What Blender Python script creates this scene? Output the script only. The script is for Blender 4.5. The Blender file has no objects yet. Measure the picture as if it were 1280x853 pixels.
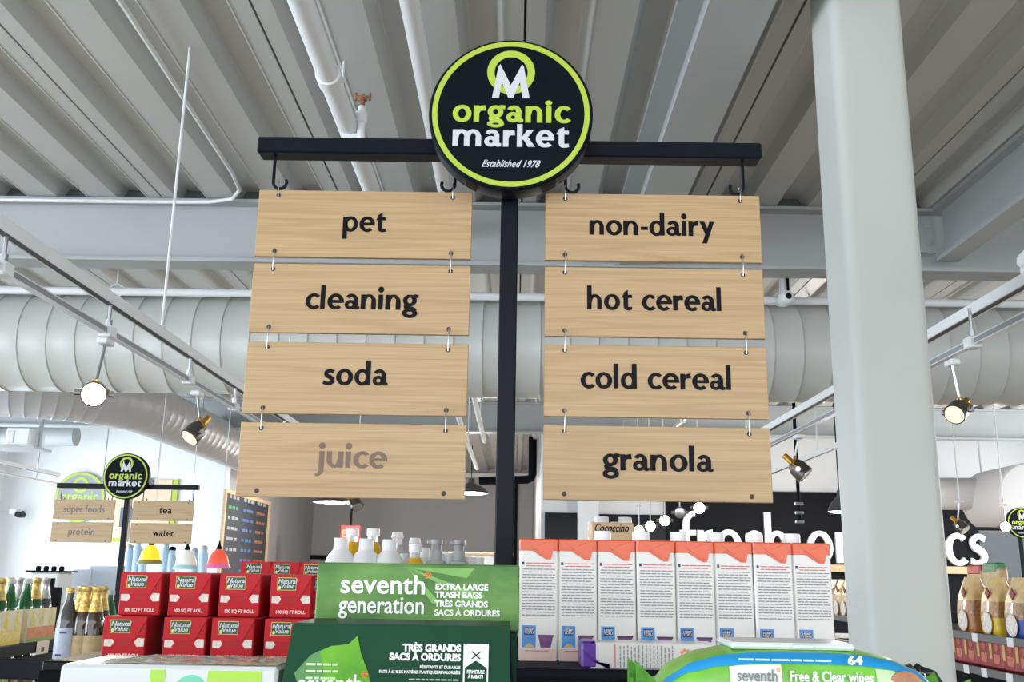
import bpy, bmesh, math, random
import numpy as np
from mathutils import Vector, Matrix
random.seed(7)
SC = bpy.context.scene
COL = SC.collection
PI = math.pi
RAD = math.radians

# ------------------------------------------------------------------ camera
EYE = Vector((0, 0, 1.6))
FPX, PITCH, YAW, ROLL = 1230.0, RAD(13.3), RAD(0.37), RAD(0.9)
_f = Vector((-math.sin(YAW) * math.cos(PITCH), math.cos(YAW) * math.cos(PITCH), math.sin(PITCH)))
_r0 = Vector((math.cos(YAW), math.sin(YAW), 0)); _u0 = _r0.cross(_f)
_r = _r0 * math.cos(ROLL) + _u0 * math.sin(ROLL)
_u = _u0 * math.cos(ROLL) - _r0 * math.sin(ROLL)
cd = bpy.data.cameras.new('camera'); cam = bpy.data.objects.new('camera', cd); COL.objects.link(cam)
cd.sensor_fit = 'HORIZONTAL'; cd.sensor_width = 36.0; cd.lens = FPX / 1280 * 36.0
cd.clip_start = 0.05; cd.clip_end = 200
M = Matrix(((_r.x, _u.x, -_f.x), (_r.y, _u.y, -_f.y), (_r.z, _u.z, -_f.z))).to_4x4()
M.translation = EYE; cam.matrix_world = M
SC.camera = cam

def _ray(u, v): return _f + _r * ((u - 640) / FPX) + _u * ((426.5 - v) / FPX)
def atY(u, v, Y): d = _ray(u, v); return EYE + d * (Y / d.y)
def atZ(u, v, Z): d = _ray(u, v); return EYE + d * ((Z - 1.6) / d.z)
def atX(u, v, X): d = _ray(u, v); return EYE + d * (X / d.x)

# ------------------------------------------------------------------ world, daylight, exposure
SC.view_settings.view_transform = 'Standard'
SC.view_settings.look = 'None'
SC.view_settings.gamma = 1.0
SC.view_settings.use_curve_mapping = False
SC.view_settings.exposure = 0.5
W = bpy.data.worlds.new('sky'); SC.world = W; W.use_nodes = True
bg = W.node_tree.nodes['Background']
bg.inputs[0].default_value = (0.92, 0.965, 1.0, 1); bg.inputs[1].default_value = 2.5

def area(name, loc, rot, sx, sy, power, col):
    l = bpy.data.lights.new(name, 'AREA'); l.shape = 'RECTANGLE'; l.size = sx; l.size_y = sy
    l.energy = power; l.color = col
    o = bpy.data.objects.new(name, l); COL.objects.link(o); o.location = loc; o.rotation_euler = rot
    return o
# daylight through the tall windows of the left wall and of the right wall
area('window_daylight', (-8.45, 11.5, 2.0), (0, RAD(-90), 0), 2.6, 8.0, 300, (0.76, 0.88, 1.0))
area('window_daylight', (-8.45, 1.0, 2.0), (0, RAD(-90), 0), 2.6, 7.0, 330, (0.74, 0.87, 1.0))
area('window_daylight', (9.1, 11.3, 2.4), (0, RAD(90), 0), 2.2, 6.5, 260, (0.95, 0.98, 1.0))

# ------------------------------------------------------------------ materials
_mats = {}
def mat(name, col, rough=0.5, metal=0.0, var=0.0, scale=8.0, bump=0.0, bscale=60.0, emit=None, estr=0.0,
        alpha=1.0, trans=0.0, coat=0.0, stretch=(1, 1, 1), col2=None, spec=0.5, ior=1.5):
    if name in _mats: return _mats[name]
    m = bpy.data.materials.new(name); m.use_nodes = True
    nt = m.node_tree; b = nt.nodes['Principled BSDF']
    b.inputs['Roughness'].default_value = rough; b.inputs['Metallic'].default_value = metal
    b.inputs['Coat Weight'].default_value = coat; b.inputs['Specular IOR Level'].default_value = spec
    c = (*col, 1); b.inputs['IOR'].default_value = ior
    tc = nt.nodes.new('ShaderNodeTexCoord'); mp = nt.nodes.new('ShaderNodeMapping')
    mp.inputs['Scale'].default_value = stretch
    nt.links.new(tc.outputs['Object'], mp.inputs['Vector'])
    if var > 0 or col2:
        n = nt.nodes.new('ShaderNodeTexNoise'); n.inputs['Scale'].default_value = scale; n.inputs['Detail'].default_value = 5
        nt.links.new(mp.outputs[0], n.inputs['Vector'])
        r = nt.nodes.new('ShaderNodeValToRGB')
        lo = tuple(x * (1 - var) for x in col) if not col2 else col
        hi = tuple(min(1, x * (1 + var)) for x in col) if not col2 else col2
        r.color_ramp.elements[0].color = (*lo, 1); r.color_ramp.elements[1].color = (*hi, 1)
        r.color_ramp.elements[0].position = 0.32; r.color_ramp.elements[1].position = 0.68
        nt.links.new(n.outputs['Fac'], r.inputs[0]); nt.links.new(r.outputs[0], b.inputs['Base Color'])
    else:
        b.inputs['Base Color'].default_value = c
    if bump > 0:
        n2 = nt.nodes.new('ShaderNodeTexNoise'); n2.inputs['Scale'].default_value = bscale; n2.inputs['Detail'].default_value = 3
        nt.links.new(mp.outputs[0], n2.inputs['Vector'])
        bp = nt.nodes.new('ShaderNodeBump'); bp.inputs['Strength'].default_value = bump; bp.inputs['Distance'].default_value = 0.01
        nt.links.new(n2.outputs['Fac'], bp.inputs['Height']); nt.links.new(bp.outputs[0], b.inputs['Normal'])
    if emit:
        b.inputs['Emission Color'].default_value = (*emit, 1); b.inputs['Emission Strength'].default_value = estr
    if trans: b.inputs['Transmission Weight'].default_value = trans
    if alpha < 1: b.inputs['Alpha'].default_value = alpha
    _mats[name] = m
    return m

def s2l(r, g, b):
    f = lambda c: (c / 255 / 12.92) if c <= 10 else ((c / 255 + 0.055) / 1.055) ** 2.4
    return (f(r), f(g), f(b))

def wood_mat(name, a, b, c):
    m = bpy.data.materials.new(name); m.use_nodes = True; nt = m.node_tree; p = nt.nodes['Principled BSDF']
    L = nt.links.new
    tc = nt.nodes.new('ShaderNodeTexCoord'); oi = nt.nodes.new('ShaderNodeObjectInfo')
    add = nt.nodes.new('ShaderNodeVectorMath'); add.operation = 'ADD'
    mul = nt.nodes.new('ShaderNodeVectorMath'); mul.operation = 'MULTIPLY'
    L(oi.outputs['Random'], mul.inputs[0]); mul.inputs[1].default_value = (7, 3, 5)
    L(tc.outputs['Object'], add.inputs[0]); L(mul.outputs[0], add.inputs[1])
    mp = nt.nodes.new('ShaderNodeMapping'); mp.inputs['Scale'].default_value = (0.4, 5, 9.0)
    L(add.outputs[0], mp.inputs[0])
    n0 = nt.nodes.new('ShaderNodeTexNoise'); n0.inputs['Scale'].default_value = 1.5; n0.inputs['Detail'].default_value = 2
    L(mp.outputs[0], n0.inputs['Vector'])
    # cathedral grain: contour lines of a soft height field
    mm = nt.nodes.new('ShaderNodeMath'); mm.operation = 'MULTIPLY'; mm.inputs[1].default_value = 55
    L(n0.outputs['Fac'], mm.inputs[0])
    sn = nt.nodes.new('ShaderNodeMath'); sn.operation = 'SINE'; L(mm.outputs[0], sn.inputs[0])
    mp2 = nt.nodes.new('ShaderNodeMapping'); mp2.inputs['Scale'].default_value = (4.5, 60, 480)
    L(add.outputs[0], mp2.inputs[0])
    n1 = nt.nodes.new('ShaderNodeTexNoise'); n1.inputs['Scale'].default_value = 1.0; n1.inputs['Detail'].default_value = 4
    L(mp2.outputs[0], n1.inputs['Vector'])
    r1 = nt.nodes.new('ShaderNodeValToRGB')
    r1.color_ramp.elements[0].position = 0.3; r1.color_ramp.elements[0].color = (*b, 1)
    r1.color_ramp.elements[1].position = 0.65; r1.color_ramp.elements[1].color = (*a, 1)
    L(n1.outputs['Fac'], r1.inputs[0])
    mr = nt.nodes.new('ShaderNodeMapRange'); mr.inputs['From Min'].default_value = 0.1; mr.inputs['From Max'].default_value = 1.0
    mr.inputs['To Max'].default_value = 0.42
    L(sn.outputs[0], mr.inputs['Value'])
    mx = nt.nodes.new('ShaderNodeMix'); mx.data_type = 'RGBA'
    L(mr.outputs[0], mx.inputs[0]); L(r1.outputs[0], mx.inputs[6]); mx.inputs[7].default_value = (*c, 1)
    L(mx.outputs[2], p.inputs['Base Color']); p.inputs['Roughness'].default_value = 0.42
    _mats[name] = m
    return m

WOOD = wood_mat('oak_veneer', s2l(192, 162, 121), s2l(175, 145, 104), s2l(162, 131, 92))
PLY = mat('pale_wood', s2l(206, 176, 136), 0.5, var=0.12, scale=4, stretch=(1, 6, 6))
DECK = mat('deck_paint', s2l(188, 189, 187), 0.42, var=0.035, scale=1.5)
STEEL = mat('steel_paint', s2l(168, 172, 173), 0.5, var=0.03, scale=2)
WHITEP = mat('white_paint', s2l(226, 228, 230), 0.55, var=0.02, scale=2)
COLP = mat('column_paint', s2l(190, 193, 189), 0.5, var=0.025, scale=2.5)
DUCT = mat('duct_paint', s2l(184, 185, 181), 0.4, var=0.03, scale=1.2)
BLACKM = mat('black_powder_coat', s2l(16, 21, 29), 0.38, var=0.1, scale=30, bump=0.02, bscale=400, spec=0.12)
BLACKS = mat('black_shelf', s2l(22, 24, 28), 0.5, var=0.15, scale=12, spec=0.3, ior=1.12)
SIGNBLACK = mat('sign_black', s2l(16, 21, 29), 0.5, var=0.08, scale=30, spec=0.3, ior=1.2)
DARKSLOT = mat('dark_slot', s2l(50, 48, 48), 0.6)
VINYL = mat('black_vinyl', s2l(10, 10, 18), 0.45, spec=0.12)
BROWNV = mat('brown_vinyl', s2l(120, 98, 82), 0.5, var=0.12, scale=9)  # grey-brown lettering colour for the juice board, slightly mottled
LIME = mat('lime_print', s2l(178, 200, 66), 0.45)
SIGNW = mat('white_print', s2l(206, 208, 214), 0.45)
CHROME = mat('bright_wire', s2l(200, 202, 205), 0.22, 1.0)
BRASS = mat('brass', s2l(212, 165, 80), 0.3, 1.0)
RUST = mat('rusty_brass', s2l(150, 100, 72), 0.6, var=0.3, scale=80)
GLOW = mat('lamp_lens_lit', (1, 0.95, 0.85), 0.3, emit=(1.0, 0.93, 0.8), estr=14)
GLOWW = mat('lamp_lens_warm', (1, 0.8, 0.5), 0.3, emit=(1.0, 0.72, 0.4), estr=0.6)
GLASS = mat('clear_glass', (0.9, 0.96, 0.98), 0.05, trans=1.0)

# ------------------------------------------------------------------ mesh builder
class MB:
    def __init__(s): s.v = []; s.f = []; s.flat = False
    def add(s, vs, fs):
        n = len(s.v); s.v += [tuple(p) for p in vs]; s.f += [tuple(i + n for i in f) for f in fs]; return s
    def hexa(s, p):
        return s.add(p, [(0, 3, 2, 1), (4, 5, 6, 7), (0, 1, 5, 4), (1, 2, 6, 5), (2, 3, 7, 6), (3, 0, 4, 7)])
    def box(s, x0, x1, y0, y1, z0, z1):
        return s.hexa([(x0, y0, z0), (x1, y0, z0), (x1, y1, z0), (x0, y1, z0), (x0, y0, z1), (x1, y0, z1), (x1, y1, z1), (x0, y1, z1)])
    def cbox(s, x0, x1, y0, y1, z0, z1, b=0.002):
        bm = bmesh.new(); cx, cy, cz = (x0 + x1) / 2, (y0 + y1) / 2, (z0 + z1) / 2
        hx, hy, hz = (x1 - x0) / 2, (y1 - y0) / 2, (z1 - z0) / 2
        for sx in (-1, 1):
            for sy in (-1, 1):
                for sz in (-1, 1):
                    for q in ((hx - b, hy - b, hz), (hx - b, hy, hz - b), (hx, hy - b, hz - b)):
                        bm.verts.new((cx + sx * q[0], cy + sy * q[1], cz + sz * q[2]))
        bmesh.ops.convex_hull(bm, input=bm.verts[:])
        bmesh.ops.dissolve_limit(bm, angle_limit=0.01, verts=bm.verts[:], edges=bm.edges[:])
        bm.verts.index_update()
        s.add([v.co[:] for v in bm.verts], [[v.index for v in f.verts] for f in bm.faces]); bm.free(); return s
    def tube(s, path, r, n=10, caps=True, closed=False):
        P = [Vector(p) for p in path]; k = len(P); rr = r if isinstance(r, (list, tuple)) else [r] * k
        base = len(s.v); prev = None
        for i in range(k):
            if closed: t = P[(i + 1) % k] - P[i - 1]
            else: t = (P[min(i + 1, k - 1)] - P[max(i - 1, 0)])
            t.normalize()
            if prev is None:
                a = Vector((0, 0, 1)) if abs(t.z) < 0.9 else Vector((1, 0, 0))
                e1 = t.cross(a).normalized()
            else:
                e1 = (prev - t * prev.dot(t)).normalized()
            prev = e1; e2 = t.cross(e1)
            for j in range(n):
                a = 2 * PI * j / n
                s.v.append(tuple(P[i] + (e1 * math.cos(a) + e2 * math.sin(a)) * rr[i]))
        m = k if closed else k - 1
        for i in range(m):
            for j in range(n):
                a = base + i * n + j; b = base + i * n + (j + 1) % n
                c = base + ((i + 1) % k) * n + (j + 1) % n; d = base + ((i + 1) % k) * n + j
                s.f.append((a, b, c, d))
        if caps and not closed:
            s.f.append(tuple(base + j for j in range(n))[::-1]); s.f.append(tuple(base + (k - 1) * n + j for j in range(n)))
        return s
    def cyl(s, p0, p1, r0, r1=None, n=16, caps=True):
        return s.tube([p0, p1], [r0, r1 if r1 is not None else r0], n, caps)
    def lathe(s, prof, n=20, c=(0, 0, 0), axis='z'):
        base = len(s.v)
        for r, h in prof:
            for j in range(n):
                a = 2 * PI * j / n
                x, y = r * math.cos(a), r * math.sin(a)
                if axis == 'z': p = (c[0] + x, c[1] + y, c[2] + h)
                elif axis == 'y': p = (c[0] + x, c[1] + h, c[2] + y)
                else: p = (c[0] + h, c[1] + x, c[2] + y)
                s.v.append(p)
        for i in range(len(prof) - 1):
            for j in range(n):
                s.f.append((base + i * n + j, base + i * n + (j + 1) % n, base + (i + 1) * n + (j + 1) % n, base + (i + 1) * n + j))
        s.f.append(tuple(base + j for j in range(n))[::-1]); s.f.append(tuple(base + (len(prof) - 1) * n + j for j in range(n)))
        return s
    def prism(s, poly, y0, y1):              # poly of (x, z), extruded along y
        n = len(poly)
        vs = [(x, y0, z) for x, z in poly] + [(x, y1, z) for x, z in poly]
        fs = [tuple(range(n)), tuple(range(2 * n - 1, n - 1, -1))] + [(i, i + n, (i + 1) % n + n, (i + 1) % n) for i in range(n)]
        return s.add(vs, fs)
    def mesh(s, name, m=None, smooth=True, angle=35):
        me = bpy.data.meshes.new(name); me.from_pydata(s.v, [], s.f)
        bm = bmesh.new(); bm.from_mesh(me); bmesh.ops.recalc_face_normals(bm, faces=bm.faces[:]); bm.to_mesh(me); bm.free()
        if smooth:
            me.polygons.foreach_set('use_smooth', [True] * len(me.polygons)); me.set_sharp_from_angle(angle=RAD(angle))
        if m: me.materials.append(m)
        me.update()
        return me

def obj(name, me, parent=None, loc=None, rot=None, m=None, smooth=True):
    if isinstance(me, MB): me = me.mesh(name, m, smooth)
    o = bpy.data.objects.new(name, me); COL.objects.link(o)
    if parent: o.parent = parent
    if loc is not None: o.location = loc
    if rot is not None: o.rotation_euler = rot
    return o
def tag(o, label, cat, group=None):
    o['label'] = label; o['category'] = cat
    if group: o['group'] = group
    return o
def thing(name, label, cat, loc=(0, 0, 0), rotz=0, group=None):
    o = bpy.data.objects.new(name, None); COL.objects.link(o); o.empty_display_size = 0.05
    o.location = loc; o.rotation_euler = (0, 0, rotz)
    return tag(o, label, cat, group)
def struct(name, mb, m, label=None, parent=None, loc=None):
    o = obj(name, mb, parent, loc, m=m)
    if not parent: o['kind'] = 'structure'
    if label: o['label'] = label
    return o
def dup(root, loc=None, rotz=None, label=None):
    r = root.copy(); COL.objects.link(r)
    if loc is not None: r.location = loc
    if rotz is not None: r.rotation_euler = (0, 0, rotz)
    if label: r['label'] = label
    for ch in list(root.children):
        c = ch.copy(); COL.objects.link(c); c.parent = r
        for g in list(ch.children):
            d = g.copy(); COL.objects.link(d); d.parent = c
    return r

# ------------------------------------------------------------------ lettering
def ring(cx, cy, R, r, a0=0, a1=360, n=28):
    out = []
    k = max(4, int(n * abs(a1 - a0) / 360))
    for i in range(k):
        q = []
        for (a, o) in ((a0 + (a1 - a0) * i / k, 0), (a0 + (a1 - a0) * (i + 1) / k, 0), (a0 + (a1 - a0) * (i + 1) / k, 1), (a0 + (a1 - a0) * i / k, 1)):
            ca, sa = math.cos(RAD(a)), math.sin(RAD(a))
            q.append((cx + (R if not o else r)[0] * ca, cy + (R if not o else r)[1] * sa))
        out.append(q)
    return out
def rect(x0, y0, x1, y1): return [[(x0, y0), (x1, y0), (x1, y1), (x0, y1)]]
def disc(cx, cy, r, n=20): return [[(cx + r * math.cos(2 * PI * i / n), cy + r * math.sin(2 * PI * i / n)) for i in range(n)]]
def stroke(pts, n=6):
    P = [pts[0]] + list(pts) + [pts[-1]]; S = []
    for i in range(1, len(P) - 2):
        for k in range(n + (i == len(P) - 3)):
            t = k / n; q = []
            for c in range(3):
                p0, p1, p2, p3 = P[i - 1][c], P[i][c], P[i + 1][c], P[i + 2][c]
                q.append(0.5 * (2 * p1 + (p2 - p0) * t + (2 * p0 - 5 * p1 + 4 * p2 - p3) * t * t + (3 * p1 - p0 - 3 * p2 + p3) * t ** 3))
            S.append(q)
    E = []
    for i in range(len(S)):
        a, b = S[max(0, i - 1)], S[min(len(S) - 1, i + 1)]
        dx, dy = b[0] - a[0], b[1] - a[1]; l = math.hypot(dx, dy) or 1
        nx, ny = -dy / l * S[i][2] / 2, dx / l * S[i][2] / 2
        E.append(((S[i][0] + nx, S[i][1] + ny), (S[i][0] - nx, S[i][1] - ny)))
    return [[E[i][0], E[i][1], E[i + 1][1], E[i + 1][0]] for i in range(len(E) - 1)]
_A = lambda dx: ring(dx + .5, .52, (.48, .5), (.21, .33), 0, 180)
GL = {
 'o': (ring(.56, .5, (.56, .54), (.27, .36)), 1.2),
 'c': (ring(.56, .5, (.56, .54), (.27, .36), 46, 314), .97),
 'e': (ring(.56, .5, (.56, .54), (.27, .36), -3, 312) + rect(.22, .43, 1.1, .59), 1.17),
 'd': (ring(.52, .5, (.52, .54), (.25, .36)) + rect(.77, 0, 1.06, 1.62), 1.2),
 'b': (ring(.56, .5, (.52, .54), (.25, .36)) + rect(0, 0, .29, 1.62), 1.18),
 'p': (ring(.56, .5, (.52, .54), (.25, .36)) + rect(0, -.55, .29, 1.0), 1.18),
 'n': (rect(0, 0, .29, 1.0) + _A(.04) + rect(.73, 0, 1.02, .54), 1.17),
 'h': (rect(0, 0, .29, 1.62) + _A(.04) + rect(.73, 0, 1.02, .54), 1.17),
 'm': (rect(0, 0, .29, 1.0) + _A(.04) + rect(.73, 0, 1.02, .54) + _A(.77) + rect(1.46, 0, 1.75, .54), 1.9),
 'u': (rect(0, .46, .29, 1.0) + ring(.49, .48, (.49, .5), (.2, .33), 180, 360) + rect(.73, 0, 1.02, 1.0), 1.17),
 'r': (rect(0, 0, .29, 1.0) + stroke([(.2, .55, .16), (.36, .82, .24), (.68, .88, .3)]), .76),
 'i': (rect(0, 0, .29, 1.0) + disc(.145, 1.38, .19), .44),
 'j': (rect(0, -.2, .29, 1.0) + disc(.145, 1.38, .19) + stroke([(.145, -.1, .29), (.12, -.3, .27), (-.02, -.46, .2), (-.2, -.52, .12)]), .44),
 'l': (rect(0, 0, .29, 1.62), .44),
 't': ([[(.16, .8), (.45, .8), (.45, 1.36), (.16, 1.16)]] + rect(.16, .26, .45, .9) + [[(.0, .82), (.74, .82), (.74, 1.0), (.12, 1.0)]]
       + stroke([(.305, .4, .29), (.32, .16, .27), (.5, .06, .2), (.74, .1, .16)]), .84),
 'a': (rect(.6, .1, .88, .66) + ring(.44, .62, (.44, .42), (.16, .24), 0, 148) + ring(.38, .29, (.38, .31), (.16, .15))
       + stroke([(.74, .2, .28), (.8, .08, .2), (1.0, .08, .14)]), 1.06),
 's': (stroke([(.72, .84, .2), (.45, .92, .2), (.2, .8, .22), (.24, .6, .24), (.5, .46, .26), (.66, .28, .24), (.52, .09, .22), (.28, .05, .2), (.04, .14, .2)]), .86),
 'g': (ring(.46, .64, (.46, .39), (.19, .22)) + stroke([(.68, .9, .16), (.82, .95, .2), (1.04, .92, .18)])
       + stroke([(.28, .36, .14), (.16, .22, .18), (.3, .1, .22), (.66, .05, .24), (.86, -.08, .22)])
       + ring(.48, -.24, (.5, .31), (.25, .14)), 1.06),
 'y': ([[(0, 1), (.32, 1), (.68, .12), (.5, -.16)], [(.72, 1), (1.02, 1), (.46, -.52), (.16, -.52)]], 1.04),
 'v': ([[(0, 1), (.32, 1), (.62, 0), (.4, 0)], [(.72, 1), (1.02, 1), (.62, 0), (.4, 0)]], 1.04),
 'w': ([[(0, 1), (.3, 1), (.56, 0), (.32, 0)], [(.6, .95), (.8, .95), (.56, 0), (.32, 0)], [(.66, .95), (.9, 1), (1.14, 0), (.92, 0)], [(1.2, 1), (1.48, 1), (1.16, 0), (.92, 0)]], 1.52),
 'k': (rect(0, 0, .29, 1.62) + [[(.26, .5), (.62, 1), (.98, 1), (.48, .42)], [(.34, .56), (.56, .7), (1.08, 0), (.7, 0)]], 1.08),
 'f': (rect(.14, 0, .43, 1.2) + ring(.64, 1.16, (.5, .48), (.21, .28), 78, 180) + rect(0, .82, .72, 1.0), .72),
 '-': (rect(.05, .38, .52, .58), .62), ' ': ([], .55),
}
def fatten(q, b):
    n = len(q); A = sum(q[i][0] * q[(i + 1) % n][1] - q[(i + 1) % n][0] * q[i][1] for i in range(n))
    if A < 0: q = q[::-1]
    out = []
    for i in range(n):
        (ax, ay), (bx, by), (cx, cy) = q[i - 1], q[i], q[(i + 1) % n]
        d1 = math.hypot(bx - ax, by - ay) or 1e-6; d2 = math.hypot(cx - bx, cy - by) or 1e-6
        n1 = ((by - ay) / d1, -(bx - ax) / d1); n2 = ((cy - by) / d2, -(cx - bx) / d2)
        mx, my = n1[0] + n2[0], n1[1] + n2[1]; m2 = mx * mx + my * my
        k = min(2.0 / max(m2, .05), 1.4) * b
        out.append((bx + mx * k, by + my * k))
    return out
def text_polys(s, xh, fit=None, align='c', bold=0.0, squeeze=1.0, track=0.05):
    x = 0; out = []
    for ch in s:
        g, a = GL[ch]
        out.append([[(px + x, py) for px, py in q] for q in g]); x += a + track
    w = x - .13 - track
    kx = (fit / w) if fit else xh
    off = -w / 2 * kx if align == 'c' else 0
    if squeeze < 1: out = [[[(px, 1 + (py - 1) * squeeze if py > 1 else (py * squeeze if py < 0 else py)) for px, py in q] for q in g] for g in out]
    if bold: out = [[fatten(q, bold) for q in g] for g in out]
    return [[[(px * kx + off, py * xh) for px, py in q] for q in g] for g in out]
def glyph_mesh(name, s, xh, m, fit=None, t=0.001, align='c', bold=0.022, squeeze=1.0, track=0.05):
    mb = MB()
    for g in text_polys(s, xh, fit, align, bold, squeeze, track):
        for k, q in enumerate(g): mb.prism(q, -t - k * 2.5e-5, 0)
    return mb.mesh(name, m, smooth=False)
_tc = {}
def font_mesh(name, body, size, m, bold=0.0, ext=0.0004, align='CENTER', shear=0.0, space=1.0, fit=None, line=1.0):
    key = (body, size, m.name, bold, align, shear, fit)
    if key in _tc: return _tc[key]
    c = bpy.data.curves.new(name, 'FONT'); c.body = body; c.size = size; c.offset = bold; c.extrude = ext
    c.align_x = align; c.align_y = 'CENTER'; c.shear = shear; c.space_character = space; c.space_line = line; c.resolution_u = 3
    o = bpy.data.objects.new(name, c); COL.objects.link(o)
    dg = bpy.context.evaluated_depsgraph_get()
    me = bpy.data.meshes.new_from_object(o.evaluated_get(dg)); bpy.data.objects.remove(o); bpy.data.curves.remove(c)
    me.name = name; me.materials.clear(); me.materials.append(m)
    n = len(me.vertices); a = np.empty(n * 3); me.vertices.foreach_get('co', a); a = a.reshape(-1, 3)
    if fit and n:
        w = a[:, 0].max() - a[:, 0].min(); a[:, 0] *= fit / w
    b = np.stack([a[:, 0], -a[:, 2], a[:, 1]], 1)          # lettering stands up and faces -y
    me.vertices.foreach_set('co', b.ravel()); me.update()
    _tc[key] = me
    return me
# ================================================================== THE ROOM
ZC = 4.0
FLOORM = mat('polished_concrete', s2l(170, 157, 140), 0.4, var=0.12, scale=1.5)
WALLW = mat('white_wall', s2l(238, 240, 242), 0.6, var=0.015, scale=1)
WALLG = mat('grey_wall', s2l(150, 150, 152), 0.6, var=0.03, scale=1)
WALLD = mat('charcoal_wall', s2l(24, 25, 29), 0.6, var=0.08, scale=2, spec=.1)
WALLL = mat('pale_grey_wall', s2l(214, 215, 217), 0.6, var=0.02, scale=1)
struct('floor', MB().box(-9, 9.4, -5, 26, -0.1, 0), FLOORM, 'grey polished concrete shop floor')
ceil = struct('ceiling', MB().box(-9, 9.4, -5, 26, ZC + 0.16, ZC + 0.2), DECK, 'white corrugated steel roof deck')
# roof deck: each panel between two seams is a part
S = 1.196
prof = [(0.006, 0.05), (0.006, 0.0)]
for k in range(3):
    x = k * S / 3
    prof += [(x + .092, 0.0), (x + .098, 0.006), (x + .135, 0.074), (x + .142, 0.078), (x + .253, 0.078), (x + .26, 0.074), (x + .292, 0.012), (x + .297, -.003), (x + .304, -.004), (x + .309, 0.0), (x + .309 + .02, 0.0)]
prof += [(S - .006, 0.0), (S - .006, 0.05)]
def deck_mesh(L):
    mb = MB(); n = len(prof)
    mb.add([(x, 0, z) for x, z in prof] + [(x, L, z) for x, z in prof], [(i, i + 1, n + i + 1, n + i) for i in range(n - 1)])
    return mb.mesh('deck_panel', DECK, angle=20)
for y0, y1 in ((-5, 6.2), (6.2, 14.0), (14.0, 26)):
    dm = deck_mesh(y1 - y0)
    for k in range(-8, 8):
        obj('deck_panel', dm, ceil, (0.011 + k * S, y0, ZC))
def ibeam_y(x0, x1, y0, y1, z0, z1, t=.028, w=.016):
    c = (x0 + x1) / 2
    return MB().box(x0, x1, y0, y1, z0, z0 + t).box(x0, x1, y0, y1, z1 - t, z1).box(c - w / 2, c + w / 2, y0, y1, z0 + t, z1 - t)
def ibeam_x(x0, x1, y0, y1, z0, z1, t=.022, w=.016):
    c = (y0 + y1) / 2
    return MB().box(x0, x1, y0, y1, z0, z0 + t).box(x0, x1, y0, y1, z1 - t, z1).box(x0, x1, c - w / 2, c + w / 2, z0 + t, z1 - t)
struct('trim_1', ibeam_x(-9, 9.4, 6.14, 6.34, 3.56, 3.995), STEEL, 'pale steel cross beam nearest to the hanging sign')
struct('trim_2', ibeam_x(-9, 9.4, 13.95, 14.15, 3.56, 3.995), STEEL, 'pale steel cross beam beyond the big duct')
struct('light_stop_strip', MB().box(-9, 9.4, 6.22, 6.26, 3.996, 4.14), mat('flute_shade_grey', s2l(84, 86, 88), .8), parent=bpy.data.objects['trim_1'])  # added strip: blocks light leaking through flutes, its dark grey stands in for shade
g1 = struct('trim_3', ibeam_y(.655, .89, -5, 6.13, 3.57, 3.995), STEEL, 'steel girder running away above the white column')
g2 = struct('trim_4', ibeam_y(2.72, 2.86, -5, 6.13, 3.62, 3.995), STEEL, 'narrow steel girder over the right aisle')
bolt = MB().cyl((0, 0, 0), (0, -.014, 0), .017, n=6).mesh('bolt', STEEL)
clip = struct('clip_plate', MB().box(2.6, 2.72, 6.12, 6.135, 3.68, 3.93), STEEL, parent=g2)
for z in (3.74, 3.86): obj('bolt', bolt, g2, (2.67, 6.12, z))
# column: hollow steel section with rounded corners, base plate on the floor
def rsq(x0, x1, y0, y1, r, n=6):
    P = []
    for cx, cy, a0 in ((x1 - r, y1 - r, 0), (x0 + r, y1 - r, 90), (x0 + r, y0 + r, 180), (x1 - r, y0 + r, 270)):
        for i in range(n + 1):
            a = RAD(a0 + 90 * i / n); P.append((cx + r * math.cos(a), cy + r * math.sin(a)))
    return P
def vprism(mb, P, z0, z1):
    n = len(P)
    return mb.add([(x, y, z0) for x, y in P] + [(x, y, z1) for x, y in P], [tuple(range(n))[::-1], tuple(range(n, 2 * n))] + [(i, (i + 1) % n, n + (i + 1) % n, n + i) for i in range(n)])
column = struct('column', vprism(MB(), rsq(1.083, 1.338, 3.1, 3.355, .038), 0.02, ZC + .1), COLP, 'thick white square steel column with rounded corners')
struct('base_plate', MB().cbox(1.0, 1.42, 3.02, 3.44, 0, .02, .004), COLP, parent=column)

# walls
XC = atY(278, 660, 16.6).x          # corner where the white wall ends
struct('wall_left', MB().box(-9.0, -8.6, -5, -2.5, 0, ZC + .1).box(-9.0, -8.6, 4.5, 7.2, 0, ZC + .1).box(-9, -8.6, -2.5, 4.5, 0, .7).box(-9, -8.6, -2.5, 4.5, 3.3, ZC + .1).box(-9.0, -8.6, 15.8, 17, 0, ZC + .1).box(-9, -8.6, 7.2, 15.8, 0, .7).box(-9, -8.6, 7.2, 15.8, 3.3, ZC + .1), WALLW, 'white left wall with a row of tall windows')
for i in range(4):
    y = 7.2 + i * 2.15
    w = struct('window_%d' % (i + 1), MB().box(-8.8, -8.79, y + .05, y + 2.1, .75, 3.25), GLASS)
    struct('window_frame', MB().box(-8.84, -8.74, y, y + .06, .7, 3.3).box(-8.84, -8.74, y + 2.09, y + 2.15, .7, 3.3).box(-8.84, -8.74, y + .06, y + 2.09, .7, .76).box(-8.84, -8.74, y + .06, y + 2.09, 3.24, 3.3), WHITEP, parent=w)
struct('wall_far_left', MB().box(-8.6, XC, 16.6, 16.8, 0, ZC + .1), WALLW, 'bright white wall behind the second sign')
struct('wall_alcove', MB().box(XC - .2, XC, 16.8, 24, 0, ZC + .1), WALLG, 'grey wall receding with the chalkboard menu')
XR = atY(676, 640, 16.0).x
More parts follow.
